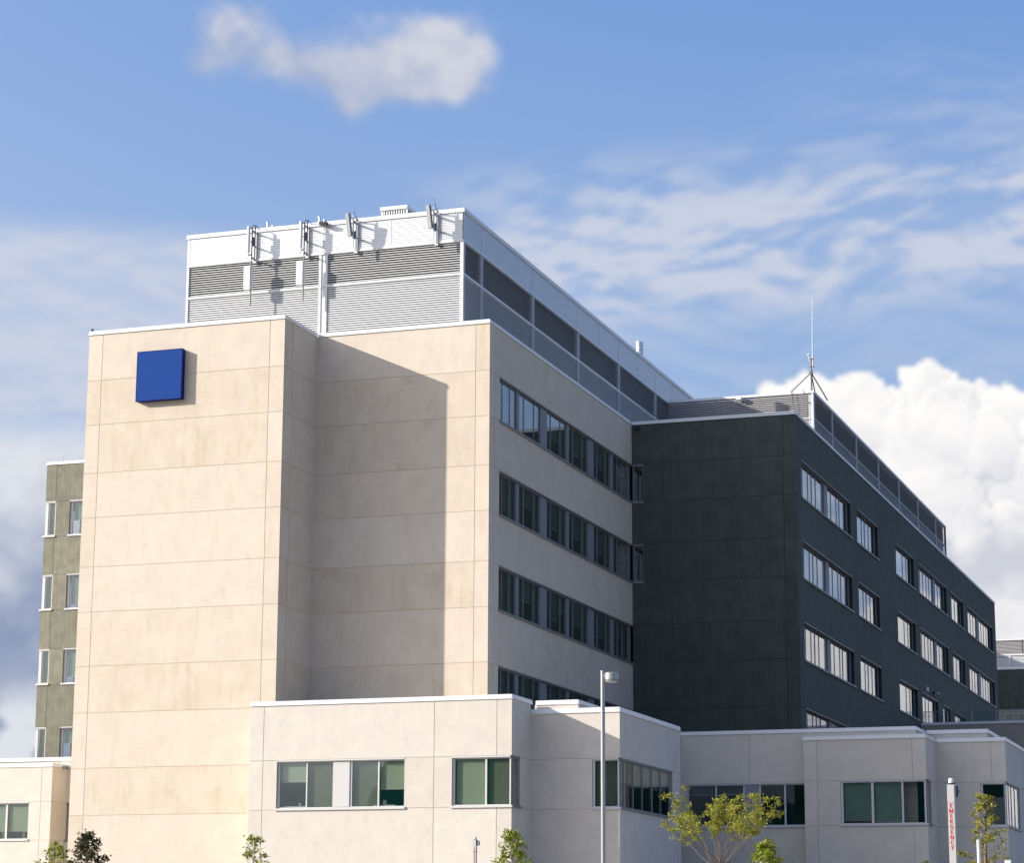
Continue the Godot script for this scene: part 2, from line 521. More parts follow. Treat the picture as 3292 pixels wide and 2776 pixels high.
# joints: along a, up y; openings: [a0, a1, y0, y1]; every cell between joints is a concrete panel of its own
func wall(parent: Node, axis: String, plane: float, cols: Array, rows: Array, openings: Array, mats: Array, seal: Material, depth := 0.3, gap := 0.012, tan := []) -> void:
	var back := Joined.new()
	for ri in rows.size() - 1:
		var y0: float = rows[ri]
		var y1: float = rows[ri + 1]
		for ci in cols.size() - 1:
			var parts := [[cols[ci], cols[ci + 1], true, true]]
			for o in openings:
				if o[2] < y1 - 0.05 and o[3] > y0 + 0.05:
					var left := []
					for p in parts:
						if o[1] <= p[0] or o[0] >= p[1]:
							left.append(p)
							continue
						if o[0] > p[0] + 0.02: left.append([p[0], o[0], p[2], false])
						if o[1] < p[1] - 0.02: left.append([o[1], p[1], false, p[3]])
					parts = left
			for p in parts:
				var g0 := gap if p[2] and ci > 0 else 0.0
				var g1 := gap if p[3] and ci < cols.size() - 2 else 0.0
				var h0 := gap if ri > 0 else 0.0
				var h1 := gap if ri < rows.size() - 2 else 0.0
				wb(parent, "wall_panel", axis, plane, p[0] + g0, p[1] - g1, y0 + h0, y1 - h1, 0.0, 0.012, mats[rng.randi() % mats.size()] if not (tan.has(ri) and p[1] - p[0] > 2.0) else M.tan[rng.randi() % 2])
				var stop: float = p[1]
				if axis == "z" and ci == cols.size() - 2 and p[3]: stop -= 0.3      # the flank's own backing fills the corner
				var s := span(axis, plane, p[0], stop, y0, y1, 0.012, depth)
				back.box(s[0], s[1])
	commit(back, parent, "joint_backing", seal)

# metal flashing on a parapet: an upright band, and a lip under it that stands further out
func coping(parent: Node, axis: String, plane: float, a0: float, a1: float, y: float, top: float, ext0 := 0.0, ext1 := 0.0, w := 0.5) -> void:
	var j := Joined.new()
	var dip := 0.004 if axis == "x" else 0.0
	if axis == "x":
		ext0 *= 0.6
		ext1 *= 0.6
	var s := span(axis, plane, a0 - ext0 * 0.4, a1 + ext1 * 0.4, y + 0.052, top - dip, -0.022 + dip * 0.7, w)
	j.box(s[0], s[1])
	s = span(axis, plane, a0 - ext0, a1 + ext1, y + dip, y + 0.05 - dip, -0.05 + dip, w + 0.02)
	j.box(s[0], s[1])
	commit(j, parent, "coping", M.coping)
	# the seams where two lengths of flashing meet
	var run := a0 + 3.05
	while run < a1 - 0.6:
		wb(parent, "coping_joint_cover", axis, plane, run, run + 0.12, y + 0.056, top + 0.004 - dip * 2.0, -0.027, w * 0.7, M.coping)
		run += 3.05

# items: ["g", a0, a1, blind drop 0..1, blind] panes and ["s", a0, a1] solid metal panels; what is left between them is mullion
func window(parent: Node, axis: String, plane: float, a0: float, a1: float, y0: float, y1: float, items: Array, rec := 0.1, frame_mat: Material = null, spandrel: Material = null, sill0 := 0.05, sill1 := 0.05, head := true) -> MeshInstance3D:
	var fm: Material = frame_mat if frame_mat else M.alu
	var j := Joined.new()
	var s := span(axis, plane, a0, a1, y1 - 0.11, y1 - 0.062, rec - 0.04, rec + 0.08)
	j.box(s[0], s[1])
	s = span(axis, plane, a0, a1, y0 + 0.062, y0 + 0.10, rec - 0.04, rec + 0.08)
	j.box(s[0], s[1])
	var at := a0
	for it in items + [["end", a1, a1]]:
		if it[1] > at + 0.001:
			s = span(axis, plane, at, it[1], y0 + 0.10, y1 - 0.11, rec - 0.018, rec + 0.08)
			j.box(s[0], s[1])
		at = it[2]
	var root := commit(j, parent, "window", fm)
	if head:
		wb(root, "head_flashing", axis, plane, a0, a1, y1 - 0.06, y1 - 0.002, -0.02, rec + 0.08, fm)
	wb(root, "sill", axis, plane, a0 - sill0, a1 + sill1, y0 - 0.035, y0 + 0.06, -0.07, -0.003, fm)
	wb(root, "sill_back", axis, plane, a0, a1, y0 + 0.002, y0 + 0.058, 0.0, rec + 0.08, fm)
	for it in items:
		if it[0] == "g":
			double_glass(root, axis, plane, it[1], it[2], y0 + 0.10, y1 - 0.11, rec)
			if it.size() > 3 and it[3] > 0.0:
				var bm: Material = it[4] if it.size() > 4 else M.blind
				var low: float = lerpf(y1 - 0.11, y0 + 0.11, it[3])
				wb(root, "blind", axis, plane, it[1] + 0.015, it[2] - 0.015, low, y1 - 0.07, rec + 0.13, rec + 0.134, bm)
				if it[3] < 0.98: wb(root, "blind_bar", axis, plane, it[1] + 0.015, it[2] - 0.015, low - 0.028, low, rec + 0.122, rec + 0.14, M.blind_white)
		else:
			wb(root, "spandrel_panel", axis, plane, it[1] + 0.004, it[2] - 0.004, y0 + 0.102, y1 - 0.112, rec - 0.06, rec + 0.06, spandrel if spandrel else M.spandrel)
	return root

# a bank of horizontal blades between two posts: each blade is a tilted strip
func blades(parent: Node, called: String, axis: String, plane: float, a0: float, a1: float, y0: float, y1: float, pitch: float, rise: float, tilt: float, mat: Material, limit: Array) -> void:
	var n := int(round((y1 - y0) / pitch))
	var mesh := box_of(Vector3(a1 - a0, 0.010, rise)) if axis == "z" else box_of(Vector3(rise, 0.010, a1 - a0))
	var turn := Basis(Vector3.RIGHT, tilt) if axis == "z" else Basis(Vector3.BACK, -tilt)
	var left := Joined.new()
	for i in n:
		var y := y0 + (i + 0.5) * (y1 - y0) / n
		var c := Vector3((a0 + a1) / 2, y, plane - 0.05) if axis == "z" else Vector3(plane - 0.05, y, (a0 + a1) / 2)
		if limit[0] > 0:
			limit[0] -= 1
			fast_part(parent, called, mesh, mat, c, turn)
		else:
			left.put(mesh, Transform3D(turn, c))
	if left.any:
		commit(left, parent, called + "_rest", mat).set_meta("kind", "stuff")

# ---------------------------------------------------------------- the buildings
func cream_block() -> void:
	var b := thing("cream_block", "tall cream concrete block with a blue square on its sunlit front", "building", Vector3(-45, 1.6, -110))
	var up := J.duplicate()
	up.reverse()
	up = [1.4, 3.6] + up + [YP]
	wall(b, "z", -96.21, [-54.44, -53.72, -45.15, -44.42], up, [], M.cream, M.seal_cream)
	wall(b, "x", -44.42, [-99.86, -97.16, -96.222], up, [], M.cream, M.seal_cream)
	wall(b, "z", -99.86, [-44.42, -36.50, -35.82], up, [], M.cream, M.seal_cream, 0.3, 0.012, [4, 9])
	var holes := []
	for k in 4: holes.append([-122.88, -101.25, J[k * 2 + 1], J[k * 2]])
	wall(b, "x", -35.82, [-122.88, -115.90, -108.25, -100.56, -99.872], up, holes, M.cream, M.seal_cream)
	# left flank, back and inside
	bx(b, "side_wall", Vector3(-54.44, 1.4, -122.8), Vector3(-54.14, YP, -96.51), M.cream[0])
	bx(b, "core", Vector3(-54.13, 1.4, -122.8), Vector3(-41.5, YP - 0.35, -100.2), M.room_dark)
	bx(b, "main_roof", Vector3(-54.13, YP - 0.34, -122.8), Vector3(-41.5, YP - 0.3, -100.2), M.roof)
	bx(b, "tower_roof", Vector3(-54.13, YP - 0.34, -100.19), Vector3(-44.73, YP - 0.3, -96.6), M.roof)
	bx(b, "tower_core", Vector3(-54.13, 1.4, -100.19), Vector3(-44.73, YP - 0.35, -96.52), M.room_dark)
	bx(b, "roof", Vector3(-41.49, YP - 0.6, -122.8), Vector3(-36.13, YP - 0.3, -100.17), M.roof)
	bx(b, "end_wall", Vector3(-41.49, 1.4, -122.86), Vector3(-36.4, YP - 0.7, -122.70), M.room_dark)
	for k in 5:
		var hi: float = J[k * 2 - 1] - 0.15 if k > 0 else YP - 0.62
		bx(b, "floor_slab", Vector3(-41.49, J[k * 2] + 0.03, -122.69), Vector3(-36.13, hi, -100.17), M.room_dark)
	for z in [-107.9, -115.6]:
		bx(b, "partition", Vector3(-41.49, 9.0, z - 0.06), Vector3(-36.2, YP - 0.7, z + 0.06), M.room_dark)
	coping(b, "z", -96.21, -54.44, -44.42, YP, YP + 0.19, 0.05, 0.0)
	coping(b, "x", -44.42, -99.86, -96.21, YP, YP + 0.19, -0.06, 0.05)
	coping(b, "z", -99.86, -44.36, -35.82, YP, YP + 0.19, 0.0, 0.0)
	coping(b, "x", -35.82, -122.83, -99.86, YP, YP + 0.19, 0.0, 0.05)
	var cut := [-101.280, -101.918, -101.962, -102.978, -103.022, -103.850, -104.260, -105.028, -105.072, -106.518, -106.562, -107.380, -108.440, -109.078, -109.122, -110.598, -110.642, -111.500, -111.930, -112.668, -112.712, -114.238, -114.282, -115.120, -116.120, -116.808, -116.852, -118.308, -118.352, -119.100, -119.630, -120.418, -120.462, -121.278, -121.322, -122.330]
	var drops := [[0, 0.0, 0.0, 0.0, 0.0, 0.0, 0.75, 0.55, 1.0, 0.6, 0.62, 0.5, 0.45, 0.55, 1.0, 0.3, 0.3, 0.3], [0.35, 1.0, 1.0, 1.0, 0.42, 1.0, 0.5, 0.62, 1.0, 0.4, 0.55, 1.0, 0.5, 0.62, 1.0, 0.6, 0.5, 1.0], [0.75, 1.0, 1.0, 1.0, 0.5, 1.0, 0.75, 0.68, 0.4, 0.4, 0.58, 1.0, 0.3, 0.62, 1.0, 0.7, 0.4, 1.0], [1.0, 1.0, 1.0, 0.9, 0.85, 1.0, 1.0, 0.8, 1.0, 1.0, 0.5, 0.5, 1.0, 1.0, 1.0, 1.0, 1.0, 1.0]]
	for k in 4:
		var items := []
		var i := cut.size() - 2
		var pane := 17
		# pairs, from the far end towards the corner
		while i >= 0:
			items.append(["g", cut[i + 1], cut[i], drops[k][pane], M.blind_grey])
			pane -= 1
			var gap: float = cut[i - 1] - cut[i] if i > 0 else 0.0
			if gap > 0.3: items.append(["s", cut[i] + 0.03, cut[i - 1] - 0.03])
			i -= 2
		window(b, "x", -35.82, -122.86, -101.25, J[k * 2 + 1], J[k * 2], items, 0.13, M.alu_dark, M.spandrel, 0.0, 0.04)

func plant_room() -> void:
	var p := thing("rooftop_plant_room", "white metal plant room with louvred bands standing on the roof of the cream block", "plant room", Vector3(-45, YP, -120))
	var xl := -52.15
	var xr := -37.72
	var zf := -101.4
	var zb := -146.0
	var core := Joined.new()
	core.box(Vector3(xl + 0.5, YP - 0.28, zb), Vector3(xr - 0.5, 33.6, zf - 0.5))
	commit(core, p, "inner_wall", M.black)
	bx(p, "roof", Vector3(xl + 0.05, 33.62, zb), Vector3(xr - 0.05, 33.9, zf - 0.05), M.roof)
	bx(p, "siding_backing", Vector3(xl + 0.12, YP - 0.28, zf - 0.2), Vector3(xr - 0.12, 30.95, zf - 0.11), M.grey_paint)
	bx(p, "side_siding_backing", Vector3(xr - 0.2, YP - 0.28, zb), Vector3(xr - 0.11, 30.95, zf - 0.21), M.grey_paint)
	bx(p, "cladding_backing", Vector3(xl + 0.06, 32.62, zf - 0.2), Vector3(xr - 0.06, 34.0, zf - 0.032), M.grey_paint)
	bx(p, "side_cladding_backing", Vector3(xr - 0.2, 32.62, zb), Vector3(xr - 0.032, 34.0, zf - 0.21), M.grey_paint)
	bx(p, "left_wall", Vector3(xl, YP - 0.28, zb), Vector3(xl + 0.05, 34.0, zf - 0.06), M.white_metal)
	# planks of the top band
	var front_cuts := [xl + 0.11, -44.92, -41.44, xr - 0.02]
	for k in front_cuts.size() - 1:
		for i in 12:
			var y := 32.665 + i * 0.1115
			wb(p, "cladding_plank", "z", zf, front_cuts[k] + 0.035, front_cuts[k + 1] - 0.035, y, y + 0.099, 0.0, 0.03, M.cladding)
		if k > 0: wb(p, "seam_cover", "z", zf, front_cuts[k] - 0.035, front_cuts[k] + 0.035, 32.665, 34.0, -0.012, 0.03, M.white_metal)
	wb(p, "seam_cover", "z", zf, xl, xl + 0.14, 32.665, 34.0, -0.012, 0.05, M.white_metal)
	var side_cuts := [zb, -142.14, -138.3, -134.49, -130.7, -126.87, -123.04, -119.18, -111.54, -103.89, zf - 0.035]
	for k in side_cuts.size() - 1:
		for i in 12:
			var y := 32.665 + i * 0.1115
			wb(p, "cladding_plank", "x", xr, side_cuts[k] + 0.02, side_cuts[k + 1] - 0.02, y, y + 0.099, 0.0, 0.03, M.cladding)
	var top := Joined.new()
	top.box(Vector3(xl - 0.05, 34.0, zf - 0.4), Vector3(xr + 0.05, 34.2, zf + 0.06))
	top.box(Vector3(xr - 0.4, 34.0, zb), Vector3(xr + 0.05, 34.198, zf - 0.401))
	top.box(Vector3(xl - 0.05, 34.0, zb), Vector3(xl + 0.3, 34.198, zf - 0.401))
	commit(top, p, "coping", M.coping)
	# ledges above and below the open louvres
	for y in [[32.56, 32.655, 0.03], [30.93, 31.04, 0.02]]:
		wb(p, "ledge", "z", zf, xl, xr + 0.02, y[0], y[1], -y[2], 0.1, M.white_metal)
		wb(p, "side_ledge", "x", xr, zb, zf - 0.101, y[0], y[1], -y[2], 0.1, M.white_metal)
	# posts
	for x in [[xl, xl + 0.12], [-45.10, -44.98], [-44.80, -44.66], [xr - 0.16, xr]]:
		wb(p, "post", "z", zf, x[0], x[1], YP - 0.28, 30.93, -0.01, 0.13, M.white_metal)
		wb(p, "post", "z", zf, x[0], x[1], 31.04, 32.56, -0.01, 0.13, M.white_metal)
	wb(p, "downpipe_panel", "z", zf, -44.98, -44.80, YP - 0.28, 32.555, 0.03, 0.1, M.white_metal)
	var posts := [[-103.76, -104.12], [-111.42, -111.83], [-119.02, -119.48], [-126.73, -127.13], [-134.36, -134.73], [-142.0, -142.4]]
	for z in posts:
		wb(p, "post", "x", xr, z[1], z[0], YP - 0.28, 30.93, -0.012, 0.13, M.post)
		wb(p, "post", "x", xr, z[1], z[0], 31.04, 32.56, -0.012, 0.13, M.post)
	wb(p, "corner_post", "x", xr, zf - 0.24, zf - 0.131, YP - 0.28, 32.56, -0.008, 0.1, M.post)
	var many := [300]
	var many2 := [300]
	var bank := mesh_part(p, "louvre_bank", box_of(Vector3(xr - xl - 0.6, 1.5, 0.02)), M.black, Vector3((xl + xr) / 2, 31.8, zf - 0.3))
	var bank2 := mesh_part(p, "side_louvre_bank", box_of(Vector3(0.02, 1.5, 44.0)), M.black, Vector3(xr - 0.3, 31.8, zf - 22.4))
	for x in [[xl + 0.12, -45.10], [-44.66, xr - 0.16]]:
		blades(bank, "louvre_slat", "z", zf, x[0], x[1], 31.05, 32.55, 0.1155, 0.068, 0.90, M.louvre, many)
		blades(bank, "siding_slat", "z", zf, x[0], x[1], YP - 0.1, 30.93, 0.112, 0.114, 1.06, M.siding, many2)
	var from := zf - 0.24
	for z in posts:
		blades(bank2, "louvre_slat", "x", xr, z[0], from, 31.05, 32.55, 0.1155, 0.068, 0.90, M.louvre, many)
		blades(bank2, "siding_slat", "x", xr, z[0], from, YP - 0.1, 30.93, 0.112, 0.114, 1.06, M.siding, many2)
		from = z[1]

func dark_block() -> void:
	var b := thing("dark_block", "dark green-black concrete block joined to the cream block's right end", "building", Vector3(-32, 1.6, -160))
	var up := J.duplicate()
	up.reverse()
	up = [1.4, 3.6] + up + [YP]
	var holes := [[-35.76, -35.17, J[1], J[0]], [-35.76, -35.17, J[3], J[2]]]
	wall(b, "z", -122.88, [-35.81, -27.43, -26.74], up, holes, M.dark, M.seal_dark)
	for k in 2:
		var w := window(b, "z", -122.88, -35.76, -35.17, J[k * 2 + 1], J[k * 2], [["g", -35.71, -35.22, 0.0]], 0.06, M.spandrel, null, 0.0, 0.02)
		w.set_meta("label", "narrow window in the inner corner beside the cream block")
	var cols := [-198.35, -192.2, -184.5, -176.9, -169.4, -161.6, -153.9, -146.4, -138.66, -131.0, -123.55, -122.892]
	holes = []
	# groups of panes: a0, a1, and the cuts of each
	var groups := [[-137.6, -124.15, [-124.3, -125.28, -125.36, -126.70, -126.78, -127.62, -127.75, -128.72, -128.80, -130.30, -130.38, -130.75, -131.75, -132.85, -132.93, -134.40, -134.48, -135.20, -135.32, -136.48, -136.56, -137.30]],
		[-146.2, -139.57, [-139.72, -141.95, -142.03, -142.90, -143.03, -144.15, -144.23, -145.95]],
		[-159.2, -152.5, [-152.65, -155.95, -156.03, -157.32, -157.40, -158.95]],
		[-172.95, -161.2, [-161.35, -162.7, -162.78, -163.9, -164.0, -165.3, -165.4, -166.4, -166.5, -167.75, -168.80, -170.1, -170.2, -171.3, -171.4, -172.7]],
		[-180.8, -174.85, [-175.0, -176.4, -176.5, -177.9, -178.0, -179.3, -179.4, -180.55]],
		[-196.5, -182.9, [-183.05, -184.3, -184.4, -185.6, -185.7, -187.0, -187.1, -188.6, -189.95, -191.3, -191.4, -192.7, -192.8, -194.1, -194.2, -196.2]]]
	for row in 3:
		for g in groups:
			if row == 2 and g[1] < -160.0: continue
			holes.append([g[0], g[1], J[row * 2 + 1], J[row * 2]])
	holes.append([-137.6, -124.15, J[7], J[6]])
	var low := [[-167.6, -161.1, [-161.2, -162.1, -162.25, -163.4, -163.5, -164.7, -164.8, -167.3]], [-172.9, -169.7, [-169.85, -170.2, -170.3, -172.6]], [-179.9, -174.75, [-174.9, -176.3, -176.4, -177.9, -178.0, -179.7]]]
	for g in low: holes.append([g[0], g[1], J[5], J[4]])
	wall(b, "x", -26.74, cols, up, holes, M.dark, M.seal_dark)
	var lots := []
	for row in 3:
		for k in groups.size():
			if row == 2 and k > 2: continue
			lots.append([groups[k], row])
	lots.append([groups[0], 3])
	for g in low: lots.append([g, 2])
	for l in lots:
		var g: Array = l[0]
		var cut: Array = g[2]
		var items := []
		var i := cut.size() - 2
		while i >= 0:
			var drop := 0.0
			var bm: Material = M.blind_grey
			if g[1] > -153.0 and g[1] < -152.0 and i == 0:
				drop = 1.0
				bm = M.blind_white
			elif rng.randf() < 0.45:
				drop = rng.randf_range(0.3, 1.0)
			items.append(["g", cut[i + 1], cut[i], drop, bm])
			if i > 0 and cut[i - 1] - cut[i] > 0.3: items.append(["s", cut[i] + 0.03, cut[i - 1] - 0.03])
			i -= 2
		var r: int = l[1]
		window(b, "x", -26.74, g[0], g[1], J[r * 2 + 1], J[r * 2], items, 0.21, M.alu_dark, M.spandrel, 0.25, 0.05)
	bx(b, "core", Vector3(-44.0, 1.4, -198.3), Vector3(-32.2, YP - 0.5, -126.5), M.room_dark)
	for k in 5:
		var hi: float = J[k * 2 - 1] - 0.12 if k > 0 else YP - 0.4
		bx(b, "floor_slab", Vector3(-32.19, J[k * 2] + 0.03, -198.3), Vector3(-27.05, hi, -123.19), M.room_dark)
		bx(b, "corner_slab", Vector3(-44.0, J[k * 2] + 0.03, -126.4), Vector3(-32.2, hi, -123.19), M.room_dark)
	bx(b, "roof", Vector3(-44.0, YP - 0.38, -198.3), Vector3(-27.05, YP - 0.3, -123.2), M.roof)
	bx(b, "rear_wing", Vector3(-62.0, 1.4, -221.9), Vector3(-44.5, 33.5, -198.5), M.dark[1])
	bx(b, "back_wall", Vector3(-44.0, 1.4, -198.36), Vector3(-27.05, YP - 0.3, -198.31), M.dark[0])
	coping(b, "z", -122.88, -35.76, -26.74, YP, YP + 0.19, 0.0, 0.0)
	coping(b, "x", -26.74, -198.35, -122.88, YP, YP + 0.19, 0.05, 0.05)

func roof_screen() -> void:
	var p := thing("louvred_roof_screen", "grey louvred screen standing on the roof of the dark block", "roof screen", Vector3(-33, YP, -160))
	var xr := -28.71
	var zf := -137.22
	var zb := -186.4
	var bank := mesh_part(p, "louvre_bank", box_of(Vector3(9.0, 0.06, 0.06)), M.post, Vector3(-33.2, 32.0, zf - 0.3))
	var bank2 := mesh_part(p, "side_louvre_bank", box_of(Vector3(0.06, 0.06, 49.0)), M.post, Vector3(xr - 0.3, 32.0, zf - 24.6))
	var top := Joined.new()
	top.box(Vector3(-37.7, 32.53, zf - 0.3), Vector3(xr + 0.05, 32.67, zf + 0.05))
	top.box(Vector3(xr - 0.3, 32.53, zb), Vector3(xr + 0.05, 32.668, zf - 0.301))
	commit(top, p, "coping", M.coping)
	for z in [-137.22, -142.55, -150.2, -157.85, -165.6, -173.4, -181.4, zb]:
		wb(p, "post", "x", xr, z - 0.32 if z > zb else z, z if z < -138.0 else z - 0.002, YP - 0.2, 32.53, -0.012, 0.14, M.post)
	wb(p, "post", "z", zf, xr - 0.15, xr - 0.001, YP - 0.2, 32.53, -0.01, 0.14, M.white_metal)
	wb(p, "ledge", "z", zf, -37.7, xr - 0.16, 30.95, 31.06, -0.01, 0.1, M.louvre)
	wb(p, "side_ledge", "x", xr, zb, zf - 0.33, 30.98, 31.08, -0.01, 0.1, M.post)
	wb(p, "inner_screen", "x", xr, zb, zf - 1.2, YP - 0.2, 32.5, 0.22, 0.26, M.screen_back)
	wb(p, "front_inner_screen", "z", zf, -37.7, xr - 0.4, YP - 0.2, 32.5, 0.35, 0.4, M.louvre_grey)
	wb(p, "far_screen", "x", -37.0, zb, zf - 1.2, YP - 0.2, 31.6, 0.0, 0.05, M.louvre_grey)
	var many := [300]
	var many2 := [300]
	blades(bank, "louvre_slat", "z", zf, -37.7, xr - 0.15, 31.06, 32.53, 0.1155, 0.082, 0.90, M.louvre_grey, many)
	blades(bank, "siding_slat", "z", zf, -37.7, xr - 0.15, YP, 30.95, 0.112, 0.114, 1.06, M.siding, many2)
	var zs := [-137.54, -142.55, -142.87, -150.2, -150.52, -157.85, -158.17, -165.6, -165.92, -173.4, -173.72, -181.4, -181.72, zb + 0.02]
	for i in range(0, zs.size(), 2):
		blades(bank2, "louvre_slat", "x", xr, zs[i + 1], zs[i], 31.08, 32.53, 0.1155, 0.105, 1.0, M.louvre_grey, many)
		blades(bank2, "siding_slat", "x", xr, zs[i + 1], zs[i], YP, 30.98, 0.112, 0.114, 1.06, M.siding, many2)

func olive_wing() -> void:
	var b := thing("olive_wing", "olive grey board-marked concrete wing with corner windows, behind the left edge of the cream block", "building", Vector3(-63, 1.6, -125))
	var up := J.duplicate()
	up.reverse()
	up = [1.4, 3.6] + up.slice(0, 10) + [YP]
	var holes := []
	for k in 4:
		holes.append([-72.0, -71.28, J[k * 2 + 1], J[k * 2]])
		holes.append([-70.36, -67.9, J[k * 2 + 1], J[k * 2]])
	wall(b, "z", -122.88, [-72.0, -71.32, -64.0, -54.45], up, holes, M.olive, M.seal_olive)
	for k in 4:
		var w := window(b, "z", -122.88, -71.97, -71.28, J[k * 2 + 1], J[k * 2], [["g", -71.80, -71.34, 0.98, M.blind_olive]], 0.05, M.frame, null, 0.12, 0.03)
		w.set_meta("label", "narrow white framed window at the wing's corner")
		window(b, "z", -122.88, -70.36, -67.9, J[k * 2 + 1], J[k * 2], [["g", -70.20, -69.1, [0.55, 0.9, 0.8, 0.42][k], M.blind_teal], ["g", -69.0, -68.0, 0.5, M.blind_teal]], 0.13, M.alu, null, 0.06, 0.0)
	bx(b, "core", Vector3(-71.7, 1.4, -140.0), Vector3(-54.45, YP - 0.3, -126.5), M.room_dark)
	for k in 5:
		var hi: float = J[k * 2 - 1] - 0.12 if k > 0 else YP - 0.3
		bx(b, "floor_slab", Vector3(-71.9, J[k * 2] + 0.03, -126.49), Vector3(-54.45, hi, -123.19), M.room_dark)
	for k in 5:
		var y0: float = J[k * 2] if k < 5 else 1.4
		var y1: float = J[k * 2 - 1] if k > 0 else YP
		bx(b, "side_wall", Vector3(-72.0, y0, -140.0), Vector3(-71.91, y1, -123.19), M.olive[0])
	coping(b, "z", -122.88, -72.0, -54.45, YP, YP + 0.17, 0.06, 0.0)
	coping(b, "x", -71.6, -140.0, -122.95, YP, YP + 0.168, 0.0, -0.4, 0.4)

func room_shell(b: Node, lo: Vector3, hi: Vector3, mat: Material) -> void:
	bx(b, "back_room_wall", lo, hi, mat)

func front_wing() -> void:
	var b := thing("front_wing", "sunlit pale concrete two-storey wing with corner windows standing in front of the cream block", "building", Vector3(-37, 1.6, -100))
	var up := [1.4, J[9], J[8], 10.21]
	var upl := [1.4, J[9], J[8], 9.78]
	# the taller bay in front
	wall(b, "z", -94.3, [-44.68, -44.05, -36.19, -33.40, -32.74], up, [[-43.39, -37.51, J[9], J[8]], [-35.38, -32.74, J[9], J[8]]], M.pale, M.seal_pale)
	wall(b, "x", -32.74, [-96.76, -94.95, -94.312], up, [[-95.35, -94.3, J[9], J[8]]], M.pale, M.seal_pale)
	# the lower bay to its right
	wall(b, "z", -96.76, [-32.74, -28.80], upl, [[-30.01, -28.80, J[9], J[8]]], M.pale, M.seal_pale)
	wall(b, "x", -28.80, [-106.4, -105.75, -97.47, -96.772], upl, [[-105.05, -96.7, J[9], J[8]]], M.pale, M.seal_pale)
	# the main volume rises behind the bays
	wall(b, "z", -97.24, [-32.73, -30.77], [9.5, 10.21], [], M.pale, M.seal_pale, 0.25)
	wall(b, "x", -30.77, [-113.3, -106.4, -97.252], [9.5, 10.21], [], M.pale, M.seal_pale, 0.25)
	bx(b, "left_wall", Vector3(-44.68, 1.4, -96.2), Vector3(-44.39, 10.21, -94.6), M.pale[0])
	bx(b, "end_wall", Vector3(-33.0, 1.4, -106.4), Vector3(-29.1, 9.7, -106.25), M.pale[1])
	bx(b, "flank_wall", Vector3(-31.2, 1.4, -113.3), Vector3(-30.85, 9.7, -106.41), M.pale[1])
	bx(b, "ceiling_slab", Vector3(-44.38, 7.9, -106.2), Vector3(-33.05, 9.9, -94.61), M.room)
	bx(b, "bay_ceiling_slab", Vector3(-33.04, 7.9, -106.2), Vector3(-29.11, 9.6, -97.07), M.room)
	bx(b, "roof", Vector3(-44.2, 9.93, -106.2), Vector3(-33.05, 10.0, -94.8), M.roof)
	bx(b, "bay_roof", Vector3(-33.04, 9.62, -106.2), Vector3(-29.3, 9.66, -97.3), M.roof)
	bx(b, "floor_slab", Vector3(-44.38, 1.4, -106.2), Vector3(-33.05, 5.2, -94.61), M.room)
	bx(b, "bay_floor_slab", Vector3(-33.04, 1.4, -106.2), Vector3(-29.11, 5.2, -97.07), M.room)
	bx(b, "back_room_wall", Vector3(-44.38, 5.2, -99.3), Vector3(-33.6, 7.9, -99.1), M.room)
	bx(b, "bay_room_wall", Vector3(-33.04, 5.2, -106.1), Vector3(-32.5, 7.9, -99.4), M.room_dark)
	bx(b, "partition", Vector3(-36.6, 5.2, -99.0), Vector3(-36.5, 7.9, -94.62), M.room)
	coping(b, "z", -94.3, -44.68, -32.74, 10.21, 10.40, 0.06, 0.0)
	coping(b, "x", -32.74, -96.9, -94.3, 10.21, 10.40, 0.0, 0.05)
	coping(b, "z", -96.76, -32.73, -28.80, 9.78, 9.99, 0.0, 0.0)
	coping(b, "x", -28.80, -106.4, -96.76, 9.78, 9.99, 0.06, 0.05)
	coping(b, "z", -97.24, -32.68, -30.77, 10.21, 10.40, 0.0, 0.0)
	coping(b, "x", -30.77, -113.3, -97.24, 10.21, 10.40, 0.0, 0.05)
	window(b, "z", -94.3, -43.39, -37.51, J[9], J[8], [["g", -43.27, -42.05, 0.42], ["g", -41.99, -40.80, 0.985, M.blind_olive], ["s", -40.80, -40.03], ["g", -39.93, -38.75, 0.985, M.blind_olive], ["g", -38.68, -37.55, 0.62]], 0.12, M.frame, M.spandrel_white)
	window(b, "z", -94.3, -35.38, -32.80, J[9], J[8], [["g", -35.27, -33.93, 1.0], ["g", -33.85, -32.86, 0.985, M.blind_olive]], 0.10, M.frame, null, 0.04, 0.11)
	window(b, "x", -32.74, -95.35, -94.44, J[9], J[8], [["g", -95.10, -94.50, 0.0]], 0.05, M.alu_dark, null, 0.05, 0.0)
	window(b, "z", -96.76, -30.01, -28.86, J[9], J[8], [["g", -29.91, -28.92, 0.985, M.blind_olive]], 0.08, M.alu, null, 0.04, 0.11)
	window(b, "x", -28.80, -105.05, -96.90, J[9], J[8], [["g", -104.65, -103.22, 0.45], ["g", -103.16, -101.80, 0.45], ["g", -101.74, -100.33, 0.45], ["g", -100.27, -98.91, 0.45], ["g", -98.85, -97.50, 0.45], ["g", -97.44, -96.96, 0.98, M.blind_grey]], 0.06, M.alu_dark, null, 0.08, 0.0)
	# things kept on the window boards, part of the rooms
	var pot := thing("white_jar", "white jar standing inside the right pane of the front wing's left window", "jar", Vector3(-38.5, J[9] + 0.06, -94.62))
	fast_part(pot, "body", tube(0.10, 0.16, 16, 0.08), M.blind_white, Vector3(-38.5, J[9] + 0.24, -94.62))
	fast_part(pot, "lid", tube(0.07, 0.05), M.blind_white, Vector3(-38.5, J[9] + 0.345, -94.62))
	bx(pot, "window_board", Vector3(-39.0, J[9] + 0.10, -94.80), Vector3(-38.0, J[9] + 0.16, -94.52), M.white_metal)
